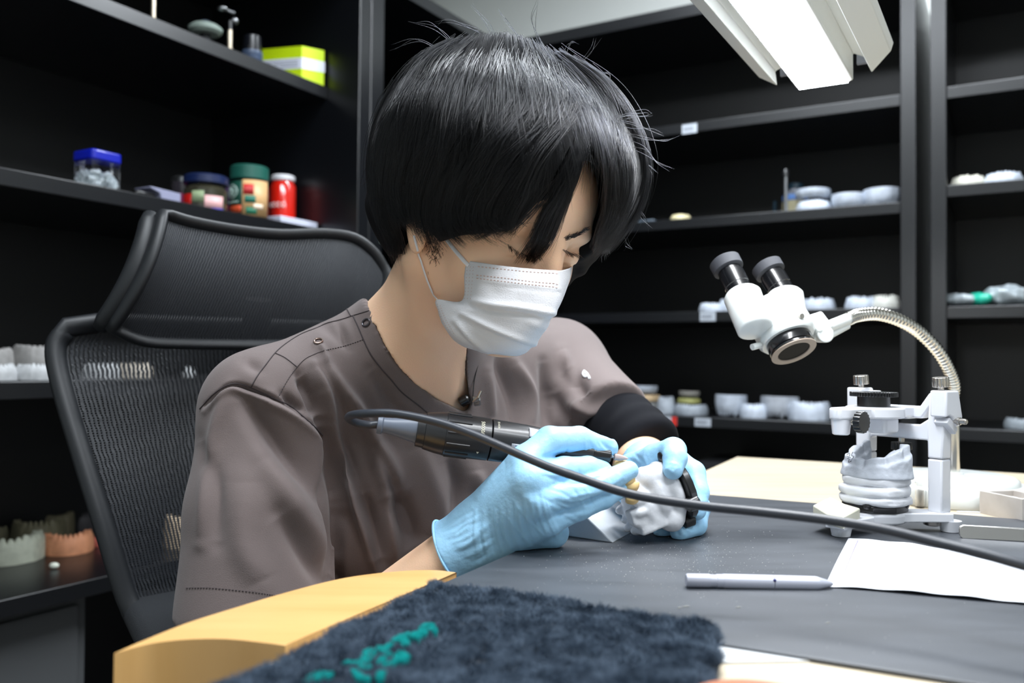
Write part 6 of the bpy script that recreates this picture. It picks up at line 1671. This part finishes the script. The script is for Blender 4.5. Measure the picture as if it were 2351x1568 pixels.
def onface(px, py, lift): 
    h = hit(bvh_body, px, py, lift); return h if h is not None else P(px, py, .78)
for pl, r in (([(1006, 516), (1020, 538), (1045, 572), (1074, 606)], .0017), ([(953, 541), (962, 580), (980, 635), (1002, 684)], .0010)):
    pts = [onface(x, y, .0016) for x, y in smooth_pts(pl, 6)]; pts[-1] = hit(bvh_m, pl[-1][0] + 3, pl[-1][1] + 4, .0005) or pts[-1]
    MB().tube(pts, r, 8, flat=.45, ref=FWD).build('ear_loop', m_loop, mask_o)
# far ear loops, mirrored over the head's middle plane
for pl, r in (([(1006, 516), (1045, 572), (1074, 606)], .0014),):
    pts = [np.array(onface(x, y, .0016)) for x, y in pl]; pts = [p - 2 * hL * ((p - H0) @ hL) for p in pts]
    MB().tube([Vector(p) for p in pts], r, 8).build('ear_loop', m_loop, mask_o)

# ------------------------------------------------------------------ hair
def f_hair(X):
    q = (X - H0) @ RH.T
    s = s_ell(q, (-.012, -.004, .052), (.116, .100, .098))
    s = smin(s, s_ell(q, (.040, .022, .050), (.086, .094, .088)), .03)
    s = smin(s, s_ell(q, (-.048, -.006, .000), (.078, .086, .080)), .03)
    s = smin(s, s_ell(q, (.030, .072, .012), (.060, .036, .075)), .03)
    s = smin(s, s_ell(q, (.035, -.060, .020), (.062, .034, .066)), .03)
    return s
lo = H0 - .19; hi = H0 + .21
Vh, Qh = surface(f_hair, lo, hi, .004); bvh_h = bvh_np(Vh, Qh)
hair_face = [(905, 455), (935, 462), (960, 500), (1000, 545), (1010, 556), (1060, 540), (1120, 535), (1170, 530), (1225, 470), (1270, 450), (1300, 410), (1338, 366), (1366, 376), (1384, 420), (1382, 480), (1366, 525), (1356, 590), (1345, 700), (1050, 700), (900, 640), (890, 600), (906, 560)]
def f_hb(X):
    s = f_hair(X) + .007 + .0016 * np.sin(X[:, 0] * 300 + X[:, 2] * 120) * np.sin(X[:, 2] * 90)
    x_, y_, d_ = proj_np(X.astype(np.float64)); q = (X - H0) @ RH.T
    near_ = np.abs(s) < .06; pd_ = np.full(len(X), 1.0)
    pd_[near_] = poly_sd(x_[near_], y_[near_], hair_face) * d_[near_] / F
    cut = np.maximum(pd_, d_ - .80)
    # clear the whole face on the far side and the neck
    cut2 = np.maximum(.045 - q[:, 0], q[:, 2] - .030); cut2 = np.maximum(cut2, d_ - .86)
    nkc = np.maximum(s_cone(X, nk0, nkb, .058, .062), q[:, 2] + .045)
    s = smax(s, -cut, .004); s = smax(s, -(q[:, 2] + .072), .01)
    return smax(s, -nkc, .004)
V, Q = surface(f_hb, lo, hi, .003); V = lap_smooth(V, Q, 1)
hair_o = np_obj('hair', V, Q, m_hair, person)
m_strand = bpy.data.materials.new('hair_fibre'); m_strand.use_nodes = True; nt = m_strand.node_tree
ph = nt.nodes.new('ShaderNodeBsdfHairPrincipled'); ph.parametrization = 'COLOR'
ph.inputs['Color'].default_value = (.0016, .0017, .0022, 1); ph.inputs['Roughness'].default_value = .22; ph.inputs['Radial Roughness'].default_value = .4; ph.inputs['Random Roughness'].default_value = .3; ph.inputs['IOR'].default_value = 1.36
nt.links.new(ph.outputs[0], nt.nodes['Material Output'].inputs['Surface'])
def depth_of(px, py, last):
    h = bvh_h.ray_cast(CAM, ray(px, py).normalized(), 5)
    if h[0] is None: return last
    return (h[0] - CAM).dot(FWD)
KP = 16
def strands(gA, gB, n, j0=6, lift=.004, wild=0.0, tip=.0, KP=KP, shorten=.25, clump=1.0):
    """strands between two traced guide lines (px), laid over the hair volume"""
    def rs(g):
        S = np.array(smooth_pts(g, 10)); L_ = np.concatenate([[0], np.cumsum(np.hypot(*(S[1:] - S[:-1]).T))]); t = np.linspace(0, L_[-1], KP)
        return np.stack([np.interp(t, L_, S[:, 0]), np.interp(t, L_, S[:, 1])], 1)
    A_, B_ = rs(gA), rs(gB); out = []; ncl = max(4, n // 22)
    cl = (np.arange(ncl) + rng.random(ncl) * .9) / ncl; rng.shuffle(cl); clift = rng.random(ncl) ** 1.3 * lift * 2.4; cfr = 1 - shorten * rng.random(ncl) ** 1.3; cst = rng.random(ncl) ** 1.6 * .42; coff = rng.normal(0, j0 * 1.6, (ncl, 2)); cbend = rng.normal(0, 7, ncl)
    for k in range(n):
        ic = rng.integers(ncl); c = cl[ic]; inc = rng.random() < .86 * min(clump, 1.1)
        u = c + rng.normal(0, .42 / ncl) if inc else rng.random() * 1.04 - .02
        uu_ = u + (c - u) * np.linspace(0, .75, KP) * inc
        base = A_ * (1 - uu_[:, None]) + B_ * uu_[:, None]
        tt = np.linspace(0, 1, KP); fr = min(1, (cfr[ic] if inc else 1 - shorten * rng.random()) + rng.normal(0, .03)); st_ = np.clip((cst[ic] if inc else rng.random() * .3) + rng.normal(0, .04), 0, .6)
        t = st_ + (fr - st_) * tt
        pth = np.stack([np.interp(t, tt, base[:, 0]), np.interp(t, tt, base[:, 1])], 1)
        w1, w2 = rng.normal(0, j0, 2), rng.normal(0, j0 * .5 + wild * 20, 2)
        pth += w1[None, :] * .6 + w2[None, :] * (tt ** 1.5)[:, None]
        if inc: pth += coff[ic][None, :] * (tt ** 2)[:, None] * .7 + (cbend[ic] * np.sin(tt * math.pi))[:, None] * np.array([.8, -.4])[None, :]
        if wild: pth += (rng.normal(0, wild * 6) * np.sin(tt * math.pi * rng.uniform(.8, 2)))[:, None]
        lf = (clift[ic] + .0018 * rng.random() if inc else lift * rng.random()) + .0003; last = None; pts = []
        lw = wild * rng.random() * .02
        for i, (x, y) in enumerate(pth):
            d = depth_of(x, y, last if last is not None else .80); last = d
            pts.append(d - lf * (1 - .3 * tt[i]) - lw * math.sin(tt[i] * 3) + tip * tt[i] ** 2)
        pts = np.array(pts); pts = np.convolve(np.pad(pts, 2, mode='edge'), np.ones(5) / 5, 'valid')
        out.append([list(P(x, y, d)) for (x, y), d in zip(pth, pts)])
    return out
gA = [(1040, 92), (960, 130), (900, 200), (862, 290), (850, 390), (865, 490), (905, 585)]
gB = [(1090, 85), (1010, 170), (950, 270), (910, 370), (895, 440), (905, 480), (925, 515)]
gC = [(1120, 80), (1090, 190), (1040, 310), (1000, 410), (980, 490), (985, 540), (1005, 575)]
gD = [(1165, 78), (1165, 180), (1125, 300), (1080, 410), (1055, 480), (1070, 525), (1100, 548)]
gE = [(1215, 92), (1250, 180), (1235, 290), (1190, 400), (1140, 480), (1140, 525), (1175, 545)]
gF = [(1255, 112), (1310, 190), (1325, 280), (1270, 390), (1225, 470), (1215, 540), (1192, 618)]
gG = [(1275, 125), (1340, 210), (1346, 310), (1308, 400), (1278, 470), (1256, 540), (1202, 620)]
gH = [(1275, 125), (1345, 190), (1366, 260), (1362, 330), (1388, 395), (1388, 470), (1366, 575)]
gI = [(1285, 122), (1380, 195), (1430, 280), (1452, 370), (1445, 450), (1420, 520), (1368, 578)]
gJ = [(1290, 120), (1395, 190), (1455, 275), (1484, 370), (1475, 460), (1440, 530), (1395, 585)]
ST = []
ST += strands(gA, gB, 1700); ST += strands(gB, gC, 1700); ST += strands(gC, gD, 1700); ST += strands(gD, gE, 1700); gF5 = [(1255, 112), (1310, 190), (1325, 280), (1275, 385), (1225, 450), (1192, 500), (1168, 535)]
ST += strands(gE, gF5, 1400, shorten=.25)
gF6 = [(1255, 112), (1310, 190), (1332, 290), (1305, 390), (1258, 470), (1225, 550), (1188, 618)]
ST += strands(gF6, gG, 360, lift=.003, shorten=.22); ST += strands(gH, gI, 1300); ST += strands(gI, gJ, 1100, lift=.006)
# hair in front of the near ear, behind it and down the nape
ST += strands([(880, 400), (870, 480), (895, 560), (905, 610)], [(905, 420), (900, 490), (915, 545), (918, 600)], 500, lift=.002)
ST += strands([(925, 400), (915, 450), (905, 480), (912, 500)], [(985, 400), (962, 460), (945, 500), (950, 530)], 260, lift=.003)
# thin fringe strands across forehead and eye
ST += strands([(1325, 330), (1290, 420), (1240, 500), (1215, 560), (1185, 618)], [(1345, 340), (1318, 420), (1290, 490), (1262, 560), (1215, 622)], 420, lift=.004, shorten=.2, clump=1.2)
ST += strands([(1230, 400), (1150, 480), (1080, 530), (1060, 545)], [(1290, 400), (1240, 470), (1170, 530), (1110, 558)], 260, lift=.003, shorten=.3)
# crossing and stray hairs
ST += strands([(1040, 92), (960, 150), (900, 260), (870, 400)], gI[:5], 800, lift=.010, wild=.7, j0=18)
ST += strands([(1150, 90), (1100, 200), (1020, 320), (960, 420)], [(1300, 150), (1330, 250), (1250, 350), (1180, 450)], 900, lift=.010, wild=.5, j0=16)
for a_, b_ in ((gA, gB), (gB, gC), (gC, gD), (gD, gE), (gE, gF5), (gF6, gG), (gH, gI), (gI, gJ)):
    ST += strands(a_, b_, 170, lift=.009, j0=12, clump=0, wild=.12, shorten=.5)
fly = [([(1350, 290), (1420, 262), (1480, 255), (1493, 256)], .76), ([(1380, 300), (1440, 270), (1500, 262)], .77), ([(1400, 270), (1450, 288), (1500, 295), (1520, 310)], .77), ([(1420, 300), (1480, 318), (1530, 322), (1552, 315)], .78), ([(1430, 330), (1480, 345), (1510, 370), (1538, 390)], .78),
       ([(1440, 350), (1480, 370), (1505, 400)], .79), ([(1150, 120), (1120, 60), (1080, 10)], .80), ([(1210, 110), (1170, 50), (1140, 20)], .80), ([(1240, 100), (1228, 50), (1235, 5)], .80), ([(1050, 110), (1000, 60), (945, 52)], .80), ([(1030, 130), (960, 90), (900, 110)], .80), ([(1100, 80), (1040, 50), (1000, 55)], .8),
       ([(1320, 160), (1360, 120), (1370, 95)], .8), ([(1290, 150), (1310, 110), (1325, 100)], .8), ([(1330, 180), (1390, 175), (1400, 182)], .8), ([(900, 180), (870, 240), (858, 300)], .84), ([(870, 330), (840, 400), (832, 430)], .86), ([(1470, 470), (1475, 500), (1490, 530)], .8), ([(1440, 545), (1442, 560), (1450, 575)], .8), ([(1470, 400), (1490, 425), (1480, 470)], .8)]
for pl, d in fly:
    for r in range(3):
        g = np.array(smooth_pts([(x + rng.normal(0, 5), y + rng.normal(0, 5)) for x, y in pl], 8)); idx = np.linspace(0, len(g) - 1, KP)
        ST.append([list(P(np.interp(i, range(len(g)), g[:, 0]), np.interp(i, range(len(g)), g[:, 1]), d)) for i in idx])
ST = np.array(ST)
# mirrored growth for the far side of the head
mirr = ST[:6800:3]; side = ((mirr[:, :, :] - H0) @ hL).mean(1) < -.03; mirr = mirr[side]; mirr = mirr - 2 * hL * ((mirr - H0) @ hL)[:, :, None]
so = hair_curves('hair_strands', np.concatenate([ST, mirr]), .00019, m_strand, hair_o); so['kind'] = 'stuff'
# sideburn stubble, brows, lashes
BR = []
def short(pl, n, l, dr, jit, spread, lift=.0006):
    S = np.array(smooth_pts(pl, 8))
    for k in range(n):
        i = rng.random() * (len(S) - 1); x = np.interp(i, range(len(S)), S[:, 0]) + rng.normal(0, spread[0]); y = np.interp(i, range(len(S)), S[:, 1]) + rng.normal(0, spread[1])
        h = hit(bvh_body, x, y, .0002)
        if h is None: continue
        a = math.atan2(dr[1], dr[0]) + rng.normal(0, jit); L_ = l * (.6 + .6 * rng.random()); d = (h - CAM).dot(FWD)
        BR.append([list(P(x + math.cos(a) * L_ * t, y + math.sin(a) * L_ * t, d - lift * t * 3)) for t in np.linspace(0, 1, 5)])
short([(1296, 548), (1320, 540), (1346, 526)], 150, 13, (1, -.35), .2, (1, 2.2))
short([(1150, 522), (1190, 512), (1230, 520), (1258, 538)], 220, 15, (-.9, -.25), .3, (2, 3.5))
short([(985, 545), (1000, 562), (994, 582)], 200, 8, (-.2, 1), .4, (9, 16))
short([(1164, 562), (1190, 577), (1215, 586), (1240, 588)], 90, 15, (.35, 1), .25, (1, 1.2), lift=.004)
short([(1292, 572), (1310, 582), (1332, 584)], 60, 13, (.75, 1), .3, (1, 1.2), lift=.004)
hair_curves('brows_and_lashes', np.array(BR), .00016, m_strand, hair_o)['kind'] = 'stuff'

# ------------------------------------------------------------------ lapel microphone
mc = on_shirt(1092, 915, .004) or P(1092, 915, .86); dm = (mc - CAM).dot(FWD)
mi_ = empty('lapel_microphone', mc, 'tiny black lapel microphone with a silver clip at the neckline', 'microphone')
MB().lathe(P(1056, 925, dm - .004), P(1080, 912, dm - .004) - P(1056, 925, dm - .004), [(0, .0035), (.001, .0052), (.009, .0056), (.0105, .004)], 20).build('capsule', m_blk, mi_)
MB().box(P(1094, 915, dm - .006), (.008, .004, .005), (RGT, FWD, UP)).build('clip_body', m_knob, mi_, bevel=.0008)
MB().tube([P(1086, 922, dm - .006), P(1098, 912, dm - .009), P(1104, 898, dm - .007)], .0016, 8).build('clip_lever', m_knob, mi_)
MB().tube([P(1090, 928, dm - .004), P(1102, 926, dm - .007)], .0022, 8).build('clip_spring', m_steel, mi_)
wp = [(1083, 930, dm - .005), (1086, 905, dm - .006), (1088, 880, dm - .005), (1094, 850, dm - .004), (1102, 825, dm), (1108, 812, dm + .01)]
MB().tube([Vector(p) for p in smooth_pts([P(*p) for p in wp], 6)], .0006, 6).build('wire', m_blk, mi_)
